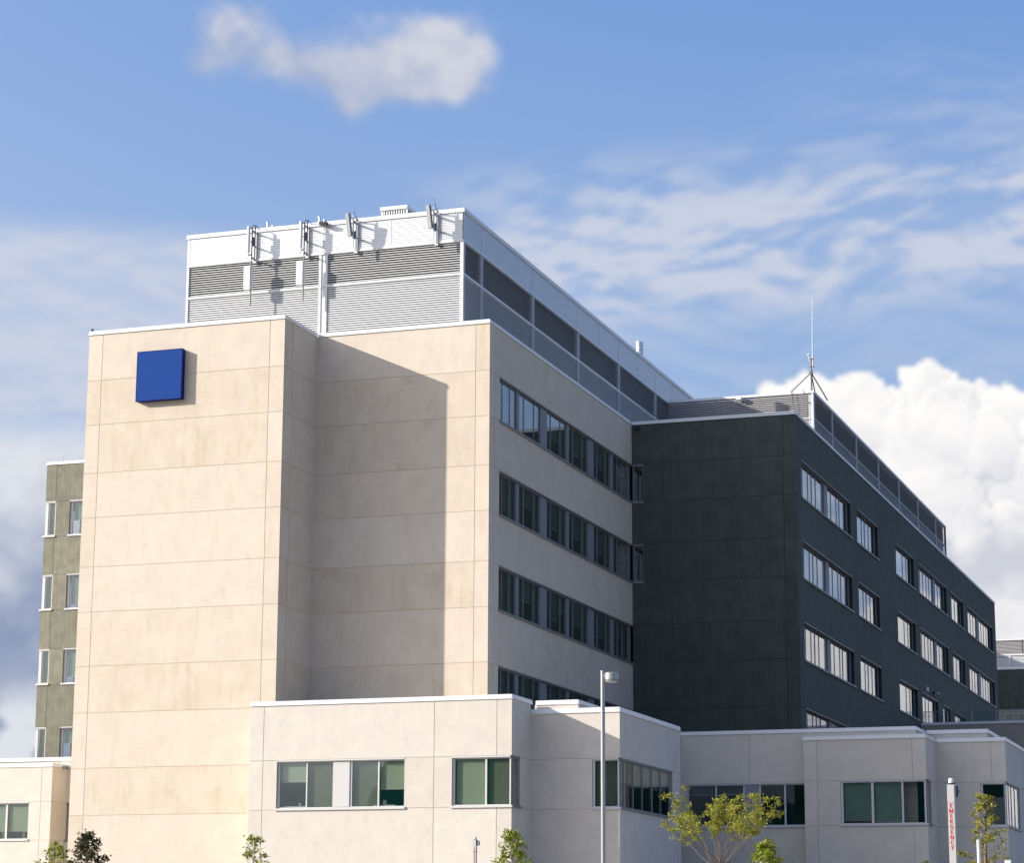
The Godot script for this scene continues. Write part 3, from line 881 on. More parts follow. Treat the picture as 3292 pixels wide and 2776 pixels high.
	var cup := thing("pale_cup", "small pale cup standing inside the left pane of the front wing's left window", "cup", Vector3(-42.4, J[9] + 0.06, -94.62))
	fast_part(cup, "body", tube(0.045, 0.13, 14, 0.055), M.blind_white, Vector3(-42.4, J[9] + 0.225, -94.62))
	fast_part(cup, "rim", tube(0.058, 0.012), M.blind_white, Vector3(-42.4, J[9] + 0.296, -94.62))
	bx(cup, "window_board", Vector3(-43.2, J[9] + 0.10, -94.80), Vector3(-42.1, J[9] + 0.16, -94.52), M.white_metal)

func right_wing() -> void:
	var b := thing("right_wing", "shaded pale concrete low wing with corner windows, below the dark block at the right", "building", Vector3(-24, 1.6, -118))
	var up := [1.4, J[9], J[8], 10.21]
	var upl := [1.4, J[9], J[8], 9.78]
	wall(b, "z", -113.4, [-31.6, -27.24, -19.2], up, [[-30.39, -24.0, J[9], J[8]]], M.pale, M.seal_pale)
	wall(b, "x", -19.2, [-125.0, -113.412], [9.3, 10.21], [], M.pale, M.seal_pale)
	wall(b, "z", -112.77, [-24.45, -23.82, -19.29, -18.65], upl, [[-22.73, -18.65, J[9], J[8]]], M.pale, M.seal_pale)
	wall(b, "x", -18.65, [-115.63, -112.782], upl, [[-113.95, -112.7, J[9], J[8]]], M.pale, M.seal_pale)
	wall(b, "z", -115.63, [-18.65, -16.02, -15.35], upl, [[-16.59, -15.35, J[9], J[8]]], M.pale, M.seal_pale)
	wall(b, "x", -15.35, [-128.0, -122.3, -121.6, -116.4, -115.642], upl, [[-120.3, -115.6, J[9], J[8]]], M.pale, M.seal_pale)
	wall(b, "z", -116.2, [-19.19, -16.25], [9.3, 10.24], [], M.pale, M.seal_pale, 0.25)
	wall(b, "x", -16.25, [-128.0, -116.212], [9.3, 10.24], [], M.pale, M.seal_pale, 0.25)
	bx(b, "bay_left_wall", Vector3(-24.45, 1.4, -113.39), Vector3(-24.2, 9.78, -113.071), M.pale[0])
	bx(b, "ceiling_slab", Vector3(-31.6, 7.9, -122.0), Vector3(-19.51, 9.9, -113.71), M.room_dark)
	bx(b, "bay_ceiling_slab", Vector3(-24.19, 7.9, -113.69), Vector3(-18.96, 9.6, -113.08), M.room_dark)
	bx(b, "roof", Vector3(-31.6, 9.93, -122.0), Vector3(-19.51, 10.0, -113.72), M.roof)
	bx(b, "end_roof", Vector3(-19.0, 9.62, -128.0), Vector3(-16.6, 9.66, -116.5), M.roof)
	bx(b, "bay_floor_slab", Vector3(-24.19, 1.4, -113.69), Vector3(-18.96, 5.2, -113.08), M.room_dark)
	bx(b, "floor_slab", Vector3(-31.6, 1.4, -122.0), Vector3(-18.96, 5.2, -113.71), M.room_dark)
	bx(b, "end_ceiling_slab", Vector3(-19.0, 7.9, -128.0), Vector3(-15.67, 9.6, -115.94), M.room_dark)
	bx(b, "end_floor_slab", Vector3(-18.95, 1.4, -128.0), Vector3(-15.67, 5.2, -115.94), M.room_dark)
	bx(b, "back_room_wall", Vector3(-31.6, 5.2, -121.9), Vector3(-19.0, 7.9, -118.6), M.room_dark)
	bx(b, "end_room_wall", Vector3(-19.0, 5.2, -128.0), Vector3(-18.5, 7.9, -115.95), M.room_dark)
	coping(b, "z", -113.4, -31.6, -19.2, 10.21, 10.39, 0.0, 0.05)
	coping(b, "x", -19.2, -125.0, -113.4, 10.21, 10.388, 0.0, -0.02)
	coping(b, "z", -112.77, -24.45, -18.65, 9.78, 9.97, 0.06, 0.0, 0.6)
	coping(b, "x", -18.65, -115.62, -112.77, 9.78, 9.97, 0.0, 0.05, 0.5)
	coping(b, "z", -115.63, -18.6, -15.35, 9.78, 9.97, 0.0, 0.0)
	coping(b, "x", -15.35, -128.0, -115.63, 9.78, 9.97, 0.0, 0.05)
	coping(b, "z", -116.2, -19.14, -16.25, 10.24, 10.43, 0.0, 0.05)
	coping(b, "x", -16.25, -128.0, -116.2, 10.24, 10.428, 0.0, -0.02)
	window(b, "z", -113.4, -30.39, -24.0, J[9], J[8], [["g", -30.30, -28.98, 0.22, M.blind_grey], ["g", -28.90, -27.60, 0.22, M.blind_grey], ["s", -27.50, -26.83], ["g", -26.73, -25.59, 0.0], ["g", -25.51, -24.1, 0.0]], 0.10, M.alu, M.spandrel)
	window(b, "z", -112.77, -22.73, -18.71, J[9], J[8], [["g", -22.61, -21.28, 0.93, M.blind_teal], ["g", -21.16, -19.85, 0.96, M.blind_teal], ["g", -19.76, -18.79, 0.0]], 0.08, M.alu, null, 0.04, 0.11)
	window(b, "x", -18.65, -113.95, -112.90, J[9], J[8], [["g", -113.75, -112.96, 0.0]], 0.05, M.alu_dark, null, 0.05, 0.0)
	window(b, "z", -115.63, -16.59, -15.41, J[9], J[8], [["g", -16.48, -15.47, 0.0]], 0.08, M.alu, null, 0.04, 0.11)
	window(b, "x", -15.35, -120.3, -115.76, J[9], J[8], [["g", -119.9, -118.75, 0.0], ["g", -118.65, -117.55, 0.0], ["g", -117.45, -116.6, 0.5, M.blind_white], ["g", -116.5, -115.83, 0.5, M.blind_white]], 0.06, M.alu_dark, null, 0.05, 0.0)

func left_wing() -> void:
	var b := thing("left_wing", "sunlit pale concrete low wing at the left edge, in front of the olive wing", "building", Vector3(-72, 1.6, -121))
	var upl := [1.4, J[9], J[8], 9.78]
	wall(b, "z", -117.9, [-84.0, -76.5, -68.52, -67.86], upl, [[-75.6, -69.25, J[9], J[8]]], M.pale, M.seal_pale)
	wall(b, "x", -67.86, [-119.5, -117.912], upl, [], M.cream.slice(2, 4), M.seal_pale)
	wall(b, "z", -119.5, [-84.0, -72.5, -68.3, -62.5, -54.45], [1.4, J[9], J[8], 10.21], [[-67.80, -65.8, J[9], J[8]]], M.pale, M.seal_pale)
	bx(b, "ceiling_slab", Vector3(-84.0, 7.9, -119.19), Vector3(-68.17, 9.6, -118.21), M.room)
	bx(b, "floor_slab", Vector3(-84.0, 1.4, -119.19), Vector3(-68.17, 5.2, -118.21), M.room)
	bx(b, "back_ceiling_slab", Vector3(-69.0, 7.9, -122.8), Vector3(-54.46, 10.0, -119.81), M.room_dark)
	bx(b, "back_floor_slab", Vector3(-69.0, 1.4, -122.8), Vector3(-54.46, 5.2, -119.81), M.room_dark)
	coping(b, "z", -117.9, -84.0, -67.86, 9.78, 9.99, 0.0, 0.0)
	coping(b, "x", -67.86, -119.49, -117.9, 9.78, 9.99, 0.0, 0.03)
	coping(b, "z", -119.5, -84.0, -54.45, 10.21, 10.43, 0.0, 0.0)
	window(b, "z", -117.9, -75.6, -69.25, J[9], J[8], [["g", -75.5, -74.2, 0.6], ["g", -74.1, -72.9, 0.6], ["s", -72.9, -72.1], ["g", -72.0, -70.74, 0.78], ["g", -70.62, -69.31, 0.78]], 0.12, M.frame, M.spandrel_white)
	window(b, "z", -119.5, -67.80, -65.8, J[9], J[8], [["g", -67.6, -66.75, 0.0], ["g", -66.65, -65.9, 0.0]], 0.1, M.alu_dark, null, 0.0, 0.04)
	var cam := thing("wall_floodlight", "small grey floodlight clipped under the coping at the corner of the left wing", "floodlight", Vector3(-67.8, 9.8, -119.0))
	var j := Joined.new()
	j.box(Vector3(-67.80, 9.74, -119.2), Vector3(-67.66, 9.90, -118.95))
	commit(j, cam, "lamp_housing", M.grey_paint)
	j = Joined.new()
	j.rod(Vector3(-67.66, 9.82, -119.07), Vector3(-67.46, 9.72, -118.9), 0.06, 0.085)
	commit(j, cam, "lamp_hood", M.galv)

func terrace_wing() -> void:
	var b := thing("terrace_wing", "flat grey-brown concrete wing with a glass railing, beside the dark block", "building", Vector3(-18, 1.6, -175))
	wall(b, "z", -160.2, [-26.73, -22.5, -17.5], [1.4, 7.0, 14.71], [], M.brown, M.seal_pale)
	bx(b, "roof_deck", Vector3(-26.73, 14.2, -220.0), Vector3(-17.5, 14.5, -160.51), M.roof)
	bx(b, "side_wall", Vector3(-17.8, 1.4, -220.0), Vector3(-17.5, 14.7, -160.51), M.brown[0])
	coping(b, "z", -160.2, -26.73, -17.5, 14.71, 14.88, 0.0, 0.0)
	var r := thing("glass_railing", "glass panel railing along the roof edge of the grey-brown wing beside the dark block", "railing", Vector3(-15, 14.88, -160.5))
	var x := -26.6
	while x < -18.0:
		bx(r, "glass_panel", Vector3(x + 0.03, 14.90, -160.52), Vector3(x + 1.57, 15.62, -160.50), M.glass_rail)
		bx(r, "post", Vector3(x - 0.02, 14.88, -160.56), Vector3(x + 0.02, 15.62, -160.53), M.alu_dark)
		x += 1.6
	bx(r, "handrail", Vector3(-26.6, 15.63, -160.57), Vector3(-17.6, 15.66, -160.51), M.alu_dark)
	bx(r, "mid_rail", Vector3(-26.6, 15.28, -160.57), Vector3(-17.6, 15.30, -160.54), M.alu_dark)

func far_block() -> void:
	var b := thing("far_block", "distant dark louvred block seen past the dark block's far end", "building", Vector3(-20, 1.6, -235))
	wall(b, "z", -222.0, [-45.0, -32.5, -29.0, -25.0], [1.4, 8.0, 12.5, 17.0, 21.4, 25.3], [], M.dark, M.seal_dark)
	bx(b, "core", Vector3(-45.0, 1.4, -245.0), Vector3(-25.0, 25.0, -222.31), M.room_dark)
	coping(b, "z", -222.0, -45.0, -25.0, 25.3, 25.52, 0.0, 0.0)
	# the louvred storey is set back a little
	var bank := mesh_part(b, "louvre_bank", box_of(Vector3(20.0, 3.2, 0.05)), M.louvre_grey, Vector3(-35.0, 26.6, -223.4))
	var many := [300]
	blades(bank, "louvre_slat", "z", -223.2, -45.0, -27.75, 26.85, 28.1, 0.125, 0.1, 0.9, M.louvre_grey, many)
	blades(bank, "louvre_slat", "z", -223.2, -27.65, -25.0, 26.85, 28.1, 0.125, 0.1, 0.9, M.louvre_grey, many)
	blades(bank, "siding_slat", "z", -223.2, -45.0, -28.95, 25.4, 26.7, 0.125, 0.135, 1.08, M.siding, many)
	blades(bank, "siding_slat", "z", -223.2, -28.8, -25.0, 25.4, 26.7, 0.125, 0.135, 1.08, M.siding, many)
	bx(b, "ledge", Vector3(-45, 26.71, -223.3), Vector3(-25, 26.85, -223.16), M.white_metal)
	bx(b, "post", Vector3(-28.94, 25.4, -223.3), Vector3(-28.81, 26.70, -223.17), M.white_metal)
	bx(b, "top_coping", Vector3(-45, 28.12, -223.6), Vector3(-25, 28.26, -223.15), M.coping)
	for x in [[-29.4, -28.5], [-28.2, -25.4]]:
		window(b, "z", -222.0, x[0], x[1], 20.3, 21.3, [["g", x[0] + 0.1, x[1] - 0.1, 1.0, M.blind_teal]], -0.12, M.alu_dark)

# ---------------------------------------------------------------- things on the buildings
func blue_sign() -> void:
	var s := thing("blue_wall_sign", "plain blue square box sign high on the sunlit front of the cream block", "sign", Vector3(-50.5, 25.8, -96.0))
	bx(s, "box", Vector3(-51.72, 24.60, -96.18), Vector3(-49.40, 26.955, -95.905), M.blue_edge)
	bx(s, "face", Vector3(-51.70, 24.62, -95.904), Vector3(-49.42, 26.935, -95.885), M.blue)
	var trim := Joined.new()
	for q in [[-51.725, 24.595, -51.69, 26.96], [-49.43, 24.595, -49.395, 26.96]]:
		trim.box(Vector3(q[0], q[1], -95.92), Vector3(q[2], q[3], -95.88))
	for q in [[-51.689, 24.595, -49.431, 24.63], [-51.689, 26.925, -49.431, 26.96]]:
		trim.box(Vector3(q[0], q[1], -95.92), Vector3(q[2], q[3], -95.88))
	commit(trim, s, "edge_trim", M.blue_edge)

func tube_antenna(x: float, label: String) -> void:
	var a := thing("roof_antenna", label, "antenna", Vector3(x, 32.0, -101.0), "antennas on the front of the plant room")
	var z := -100.85
	fast_part(a, "radome_tube", tube(0.082, 1.28, 18), M.radome, Vector3(x - 0.10, 33.48, z + 0.12))
	var j := Joined.new()
	j.rod(Vector3(x + 0.03, 30.15, z), Vector3(x + 0.03, 34.22, z), 0.032)
	j.rod(Vector3(x + 0.14, 32.42, z - 0.10), Vector3(x + 0.14, 34.2, z - 0.10), 0.03)
	commit(a_j(j), a, "mast_pole", M.galv)
	bx(a, "wall_beam", Vector3(x - 0.10, 32.45, -101.395), Vector3(x + 0.05, 34.03, -101.30), M.white_metal)
	j = Joined.new()
	for y in [32.60, 33.25, 33.95]:
		j.bar(Vector3(x + 0.03, y, z - 0.02), Vector3(x + 0.0, y, -101.31), 0.05, 0.08)
		j.bar(Vector3(x - 0.10, y + 0.12, z + 0.10), Vector3(x + 0.05, y + 0.12, z), 0.04, 0.05)
	j.box(Vector3(x + 0.0, 33.25, z - 0.12), Vector3(x + 0.10, 33.62, z - 0.02))
	commit(j, a, "bracket", M.galv)
	bx(a, "panel_antenna", Vector3(x - 0.27, 30.96, z + 0.02), Vector3(x + 0.06, 32.14, z + 0.20), M.white_metal)
	bx(a, "panel_back", Vector3(x + 0.062, 30.99, z + 0.0), Vector3(x + 0.12, 32.11, z + 0.15), M.radome)
	j = Joined.new()
	var p := Vector3(x + 0.05, 34.2, z)
	for i in 6:
		var q := Vector3(x + 0.05 + (i + 1) * 0.02, 34.2 + 0.09 * sin((i + 1) * 0.55) - 0.012 * (i + 1), z - 0.085 * (i + 1))
		j.rod(p, q, 0.016, -1.0, 6)
		p = q
	for i in 5: j.rod(Vector3(x - 0.10 + 0.03 * sin(i * 0.9), 32.85 - i * 0.07, z + 0.1), Vector3(x - 0.10 + 0.03 * sin((i + 1) * 0.9), 32.85 - (i + 1) * 0.07, z + 0.1), 0.012, -1.0, 6)
	commit(j, a, "cable", M.black)

func a_j(j: Joined) -> Joined:
	return j

func tilted_antenna(x: float, label: String) -> void:
	var a := thing("roof_antenna", label, "antenna", Vector3(x, 33.0, -101.0), "antennas on the front of the plant room")
	var z := -100.85
	var turn := Basis(Vector3.UP, -0.5) * Basis(Vector3.RIGHT, 0.16)
	fast_part(a, "panel_antenna", box_of(Vector3(0.24, 1.14, 0.10)), M.panel_grey, Vector3(x - 0.15, 33.68, z + 0.20), turn)
	fast_part(a, "panel_back", box_of(Vector3(0.16, 1.05, 0.06)), M.galv, Vector3(x - 0.15, 33.68, z + 0.20) + turn * Vector3(0, 0, -0.082), turn)
	var j := Joined.new()
	j.rod(Vector3(x + 0.0, 32.48, z), Vector3(x + 0.0, 34.22, z), 0.034)
	j.rod(Vector3(x + 0.12, 32.44, z - 0.10), Vector3(x + 0.12, 34.2, z - 0.10), 0.034)
	commit(j, a, "mast_pole", M.radome)
	bx(a, "wall_beam", Vector3(x - 0.10, 32.46, -101.395), Vector3(x + 0.03, 34.0, -101.30), M.white_metal)
	j = Joined.new()
	for y in [33.2, 33.9]:
		j.bar(Vector3(x + 0.02, y, z - 0.02), Vector3(x - 0.02, y, -101.31), 0.07, 0.10)
	j.bar(Vector3(x - 0.15, 34.05, z + 0.20), Vector3(x, 34.0, z), 0.03, 0.03)
	j.bar(Vector3(x - 0.15, 33.35, z + 0.20), Vector3(x, 33.35, z), 0.03, 0.03)
	j.box(Vector3(x + 0.0, 33.05, z - 0.14), Vector3(x + 0.12, 33.42, z - 0.02))
	j.bar(Vector3(x + 0.06, 34.18, z - 0.1), Vector3(x + 0.06, 34.04, -101.3), 0.05, 0.05)
	commit(j, a, "bracket", M.galv)
	j = Joined.new()
	j.rod(Vector3(x + 0.05, 34.2, z - 0.02), Vector3(x + 0.05, 34.36, z - 0.02), 0.022)
	j.rod(Vector3(x + 0.05, 34.36, z - 0.02), Vector3(x + 0.05, 34.68, z - 0.02), 0.008, 0.004)
	commit(j, a, "whip", M.navy)

func roof_things() -> void:
	tube_antenna(-48.45, "tube antenna with a white panel below it, leftmost of the plant room's four antennas")
	tube_antenna(-45.69, "tube antenna with a white panel below it, beside the plant room's central downpipe")
	tilted_antenna(-43.13, "grey tilted panel antenna right of the small black floodlight on the plant room")
	tilted_antenna(-39.02, "grey tilted panel antenna nearest the plant room's right corner")
	# small pipes rising behind the front parapet
	var spots := [[-47.5, 34.36, 0.06, "taller vent pipe beside the leftmost antenna on the plant room"], [-47.22, 34.16, 0.055, "shorter vent pipe beside the leftmost antenna on the plant room"], [-44.78, 34.36, 0.06, "tall vent pipe just above the black floodlight on the plant room"], [-44.52, 34.2, 0.05, "short vent pipe right of the black floodlight on the plant room"]]
	for s in spots:
		var v := thing("vent_pipe", s[3], "vent pipe", Vector3(s[0] - 0.3, 33.9, -101.9), "vent pipes on the plant room roof")
		var k := 1.0075
		var h: float = s[1] * k - 33.9
		fast_part(v, "pipe", tube(s[2], h), M.steel, Vector3(s[0] * 1.0125, 33.9 + h / 2, -101.85))
		fast_part(v, "rim", tube(s[2] + 0.012, 0.03), M.steel, Vector3(s[0] * 1.0125, 33.9 + h, -101.85))
	var f := thing("roof_floodlight", "small black floodlight hung on the plant room's parapet above its central downpipe", "floodlight", Vector3(-44.6, 34.0, -101.2))
	bx(f, "housing", Vector3(-44.98, 33.98, -101.30), Vector3(-44.62, 34.10, -100.98), M.black)
	bx(f, "glass", Vector3(-44.94, 33.962, -101.26), Vector3(-44.66, 33.979, -101.02), M.alu_dark)
	bx(f, "arm", Vector3(-44.84, 34.02, -101.36), Vector3(-44.76, 34.08, -101.31), M.galv)
	# louvred vent box
	var u := thing("roof_vent_unit", "white box vent with upright slats on the roof of the plant room", "roof vent", Vector3(-43.0, 33.9, -107.0))
	bx(u, "cap", Vector3(-43.88, 36.03, -108.2), Vector3(-42.43, 36.21, -105.97), M.coping)
	bx(u, "inner_box", Vector3(-43.8, 33.9, -108.1), Vector3(-42.52, 36.02, -106.1), M.galv)
	for i in 11:
		var w := 0.1 if i in [0, 10] else 0.062
		var x := -43.84 + i * 0.1315
		bx(u, "slat", Vector3(x, 33.9, -106.09), Vector3(x + w, 36.028, -106.02), M.white_metal)
	bx(u, "side_panel", Vector3(-42.515, 33.9, -108.1), Vector3(-42.47, 36.028, -106.1), M.post)
	var fl := thing("flue_pipe", "round steel flue rising behind the plant room's long parapet", "flue", Vector3(-38.4, 33.9, -133.0))
	fast_part(fl, "pipe", tube(0.215, 1.45, 24), M.steel, Vector3(-38.25, 34.62, -133.0))
	fast_part(fl, "rim", tube(0.235, 0.05, 24), M.steel, Vector3(-38.25, 35.35, -133.0))
	for y in [34.5, 34.85, 35.15]: fast_part(fl, "seam", tube(0.22, 0.02, 24), M.galv, Vector3(-38.25, y, -133.0))
	# whip aerial on three legs
	var w := thing("whip_aerial", "tall thin pale aerial on a three-legged mast above the louvred roof screen", "aerial", Vector3(-28.78, 32.67, -137.0))
	var z := -137.35
	var j := Joined.new()
	j.rod(Vector3(-28.84, 32.6, z), Vector3(-28.84, 34.76, z), 0.058, -1.0, 12)
	commit(j, w, "mast", M.galv)
	for leg in [Vector3(-30.08, 32.68, z + 0.1), Vector3(-28.42, 32.66, z - 2.6), Vector3(-28.95, 32.66, z - 1.8)]:
		j = Joined.new()
		j.bar(Vector3(-28.84, 33.82, z), leg, 0.055, 0.055)
		commit(j, w, "leg", M.galv)
	j = Joined.new()
	j.rod(Vector3(-28.74, 34.08, z), Vector3(-28.73, 34.82, z), 0.042)
	commit(j, w, "sleeve", M.white_metal)
	j = Joined.new()
	j.rod(Vector3(-28.73, 34.82, z), Vector3(-28.66, 38.5, z), 0.034, 0.028)
	commit(j, w, "whip", M.teal_rod)
	j = Joined.new()
	for y in [34.16, 34.62]: j.box(Vector3(-28.92, y, z - 0.07), Vector3(-28.68, y + 0.05, z + 0.07))
	j.box(Vector3(-28.92, 33.74, z - 0.09), Vector3(-28.74, 33.9, z + 0.09))
	commit(j, w, "clamp", M.galv)
	j = Joined.new()
	j.rod(Vector3(-28.92, 34.5, z), Vector3(-28.96, 34.86, z), 0.018)
	commit(j, w, "receiver_stem", M.white_metal)
	var dome := SphereMesh.new()
	dome.radius = 0.085
	dome.height = 0.13
	fast_part(w, "receiver_dome", dome, M.white_metal, Vector3(-28.96, 34.92, z))
	var fq := thing("screen_floodlight", "small white floodlight on the top edge of the louvred roof screen", "floodlight", Vector3(-33.2, 32.5, -137.1))
	bx(fq, "housing", Vector3(-33.38, 32.37, -137.12), Vector3(-33.05, 32.58, -136.9), M.white_metal)
	bx(fq, "glass", Vector3(-33.34, 32.352, -137.1), Vector3(-33.09, 32.369, -136.92), M.alu_dark)
	var cb := thing("screen_cable", "dark cable hanging down the louvres below the aerial's left leg", "cable", Vector3(-30.0, 32.7, -137.1))
	j = Joined.new()
	var pts := [Vector3(-30.04, 32.7, -137.12), Vector3(-29.96, 32.4, -137.1), Vector3(-29.94, 32.0, -137.1), Vector3(-29.86, 31.75, -137.1), Vector3(-29.9, 31.4, -137.1), Vector3(-29.88, 30.8, -137.1)]
	for i in 5: j.rod(pts[i], pts[i + 1], 0.016, -1.0, 6)
	commit(j, cb, "run", M.black)
	j = Joined.new()
	j.rod(Vector3(-29.30, 32.78, -137.13), Vector3(-29.32, 30.8, -137.13), 0.014, -1.0, 6)
	commit(j, cb, "conduit", M.galv)
	# lightning points
	var rods := [[-37.95, 34.2, -101.7, 0.28, "lightning rod at the plant room's front right corner"], [-51.7, 34.2, -101.7, 0.26, "lightning rod at the plant room's front left corner"], [-71.1, 28.2, -123.2, 0.42, "lightning rod on the olive wing's parapet"]]
	for r in rods:
		var l := thing("lightning_rod", r[4], "lightning rod", Vector3(r[0], r[1], r[2]), "lightning rods on the parapets")
		j = Joined.new()
		j.rod(Vector3(r[0], r[1], r[2]), Vector3(r[0], r[1] + r[3], r[2]), 0.012, 0.006, 6)
		commit(j, l, "rod", M.galv)
		bx(l, "foot", Vector3(r[0] - 0.05, r[1], r[2] - 0.05), Vector3(r[0] + 0.05, r[1] + 0.03, r[2] + 0.05), M.galv)
	var c := thing("parapet_beacon", "small dark knob on the coping at the cream block's left corner", "beacon", Vector3(-54.36, YP + 0.19, -96.3))
	fast_part(c, "stem", tube(0.02, 0.08), M.black, Vector3(-54.36, YP + 0.22, -96.3))
	fast_part(c, "knob", tube(0.06, 0.08), M.black, Vector3(-54.36, YP + 0.29, -96.3))
	var d := thing("wall_camera", "dark small camera under the coping where the dark block meets the cream block", "camera", Vector3(-35.5, 27.8, -122.8))
	bx(d, "housing", Vector3(-35.62, 27.74, -122.86), Vector3(-35.36, 27.88, -122.62), M.black)
	bx(d, "bracket", Vector3(-35.66, 27.78, -122.87), Vector3(-35.63, 27.92, -122.72), M.galv)
	for q in [[-162.74, 17.26, 17.54, 0.12, M.white_metal, "white upright wall light over the terrace doors on the dark block"], [-166.4, 17.38, 17.54, 0.28, M.grey_paint, "grey wall light right of the upright one over the terrace doors"], [-165.1, 17.30, 17.44, 0.22, M.black, "black wall light between two others over the terrace doors"]]:
		var l := thing("wall_light", q[5], "wall light", Vector3(-26.6, q[1], q[0]), "wall lights over the terrace")
		bx(l, "body", Vector3(-26.72, q[1], q[0] - 0.15), Vector3(-26.72 + q[3], q[2], q[0] + 0.15), q[4])
		bx(l, "back_plate", Vector3(-26.737, q[1] - 0.03, q[0] - 0.18), Vector3(-26.721, q[2] + 0.03, q[0] + 0.18), M.alu_dark)

# ---------------------------------------------------------------- the grounds
func ground_at(z: float) -> float:
	var p := [[600.0, -1.6], [0.0, -1.6], [-45.0, 0.26], [-70.0, 0.95], [-92.0, 1.55], [-110.0, 1.6], [-1600.0, 1.6]]
	for i in p.size() - 1:
		if z <= p[i][0] and z > p[i + 1][0]:
			return lerpf(p[i][1], p[i + 1][1], (p[i][0] - z) / (p[i][0] - p[i + 1][0]))
	return 1.6

func strip(called: String, xs: Array, zs: Array, lift: float, mat: Material) -> void:
	var st := SurfaceTool.new()
	st.begin(Mesh.PRIMITIVE_TRIANGLES)
	for i in zs.size() - 1:
		for k in xs.size() - 1:
			var q := []
			for c in [[k, i], [k + 1, i], [k + 1, i + 1], [k, i + 1]]:
				q.append(Vector3(xs[c[0]], ground_at(zs[c[1]]) + lift, zs[c[1]]))
			for t in [[0, 3, 2], [0, 2, 1]]:
				for v in t: st.add_vertex(q[t[t.find(v)]])
	st.generate_normals()
	var m := st.commit()
	var o := mesh_part(self, called, m, mat)
	o.set_meta("kind", "structure")

func grounds() -> void:
	var n := FastNoiseLite.new()
	n.seed = 3
	n.frequency = 0.03
	n.fractal_octaves = 5
	var im := n.get_seamless_image(512, 512, false, false, 0.1)
	var tex := ImageTexture.create_from_image(im)
	var grass := plain(Color(0.16, 0.17, 0.07), 0.95)
	grass.albedo_texture = tex
	grass.uv1_triplanar = true
	grass.uv1_world_triplanar = true
	grass.uv1_scale = Vector3.ONE / 7.0
	strip("ground", [-1500.0, -200.0, -60.0, 0.0, 60.0, 200.0, 1500.0], [600.0, 60.0, 0.0, -20.0, -45.0, -70.0, -92.0, -110.0, -200.0, -500.0, -1500.0], 0.0, grass)
	get_node("ground").set_meta("label", "grass lawn rising from the camera to the buildings")
	var paving := plain(Color(0.33, 0.305, 0.265), 0.9)
	paving.albedo_texture = tex
	paving.uv1_triplanar = true
	paving.uv1_world_triplanar = true
	paving.uv1_scale = Vector3.ONE / 5.0
	paving.albedo_texture = null
	strip("pavement", [-140.0, -60.0, 0.0, 60.0], [-18.0, -45.0, -70.0, -84.0], 0.02, paving)
	strip("forecourt", [-120.0, -60.0, 0.0, 60.0], [-86.0, -92.0, -110.0, -125.0], 0.02, paving)

func lamp_post() -> void:
	var z := -70.0
	var g := ground_at(z)
	var l := thing("lamp_post", "tall grey lamp post with a round side-mounted head before the front wing", "lamp post", Vector3(-21.37, g, z))
	fast_part(l, "pole", tube(0.068, 8.32 - g, 20, 0.066), M.lamp_paint, Vector3(-21.37, (8.32 + g) / 2, z))
	fast_part(l, "pole_cap", tube(0.072, 0.03, 20), M.lamp_paint, Vector3(-21.37, 8.33, z))
	bx(l, "base_plate", Vector3(-21.6, g, z - 0.23), Vector3(-21.14, g + 0.05, z + 0.23), M.galv)
	fast_part(l, "arm", box_of(Vector3(0.1, 0.09, 0.09)), M.lamp_paint, Vector3(-21.27, 8.18, z))
	fast_part(l, "lamp_head", tube(0.209, 0.20, 28, 0.211), M.lamp_paint, Vector3(-21.085, 8.16, z))
	fast_part(l, "head_top", tube(0.211, 0.015, 28, 0.19), M.lamp_paint, Vector3(-21.085, 8.2675, z))
	fast_part(l, "head_ring", tube(0.200, 0.014, 28), M.black, Vector3(-21.085, 8.053, z))
	fast_part(l, "lamp_rim", tube(0.190, 0.05, 28, 0.207), M.lamp_paint, Vector3(-21.085, 8.021, z))
	fast_part(l, "lens", tube(0.16, 0.02, 24), M.radome, Vector3(-21.085, 7.992, z))

func letter_mesh(ch: String) -> TextMesh:
	var t := TextMesh.new()
	var f := SystemFont.new()
	f.font_names = PackedStringArray(["Droid Sans"])
	f.font_weight = 700
	t.font = f
	t.text = ch
	t.font_size = 64
	t.pixel_size = 0.076 / 46.0
	t.depth = 0.002
	return t

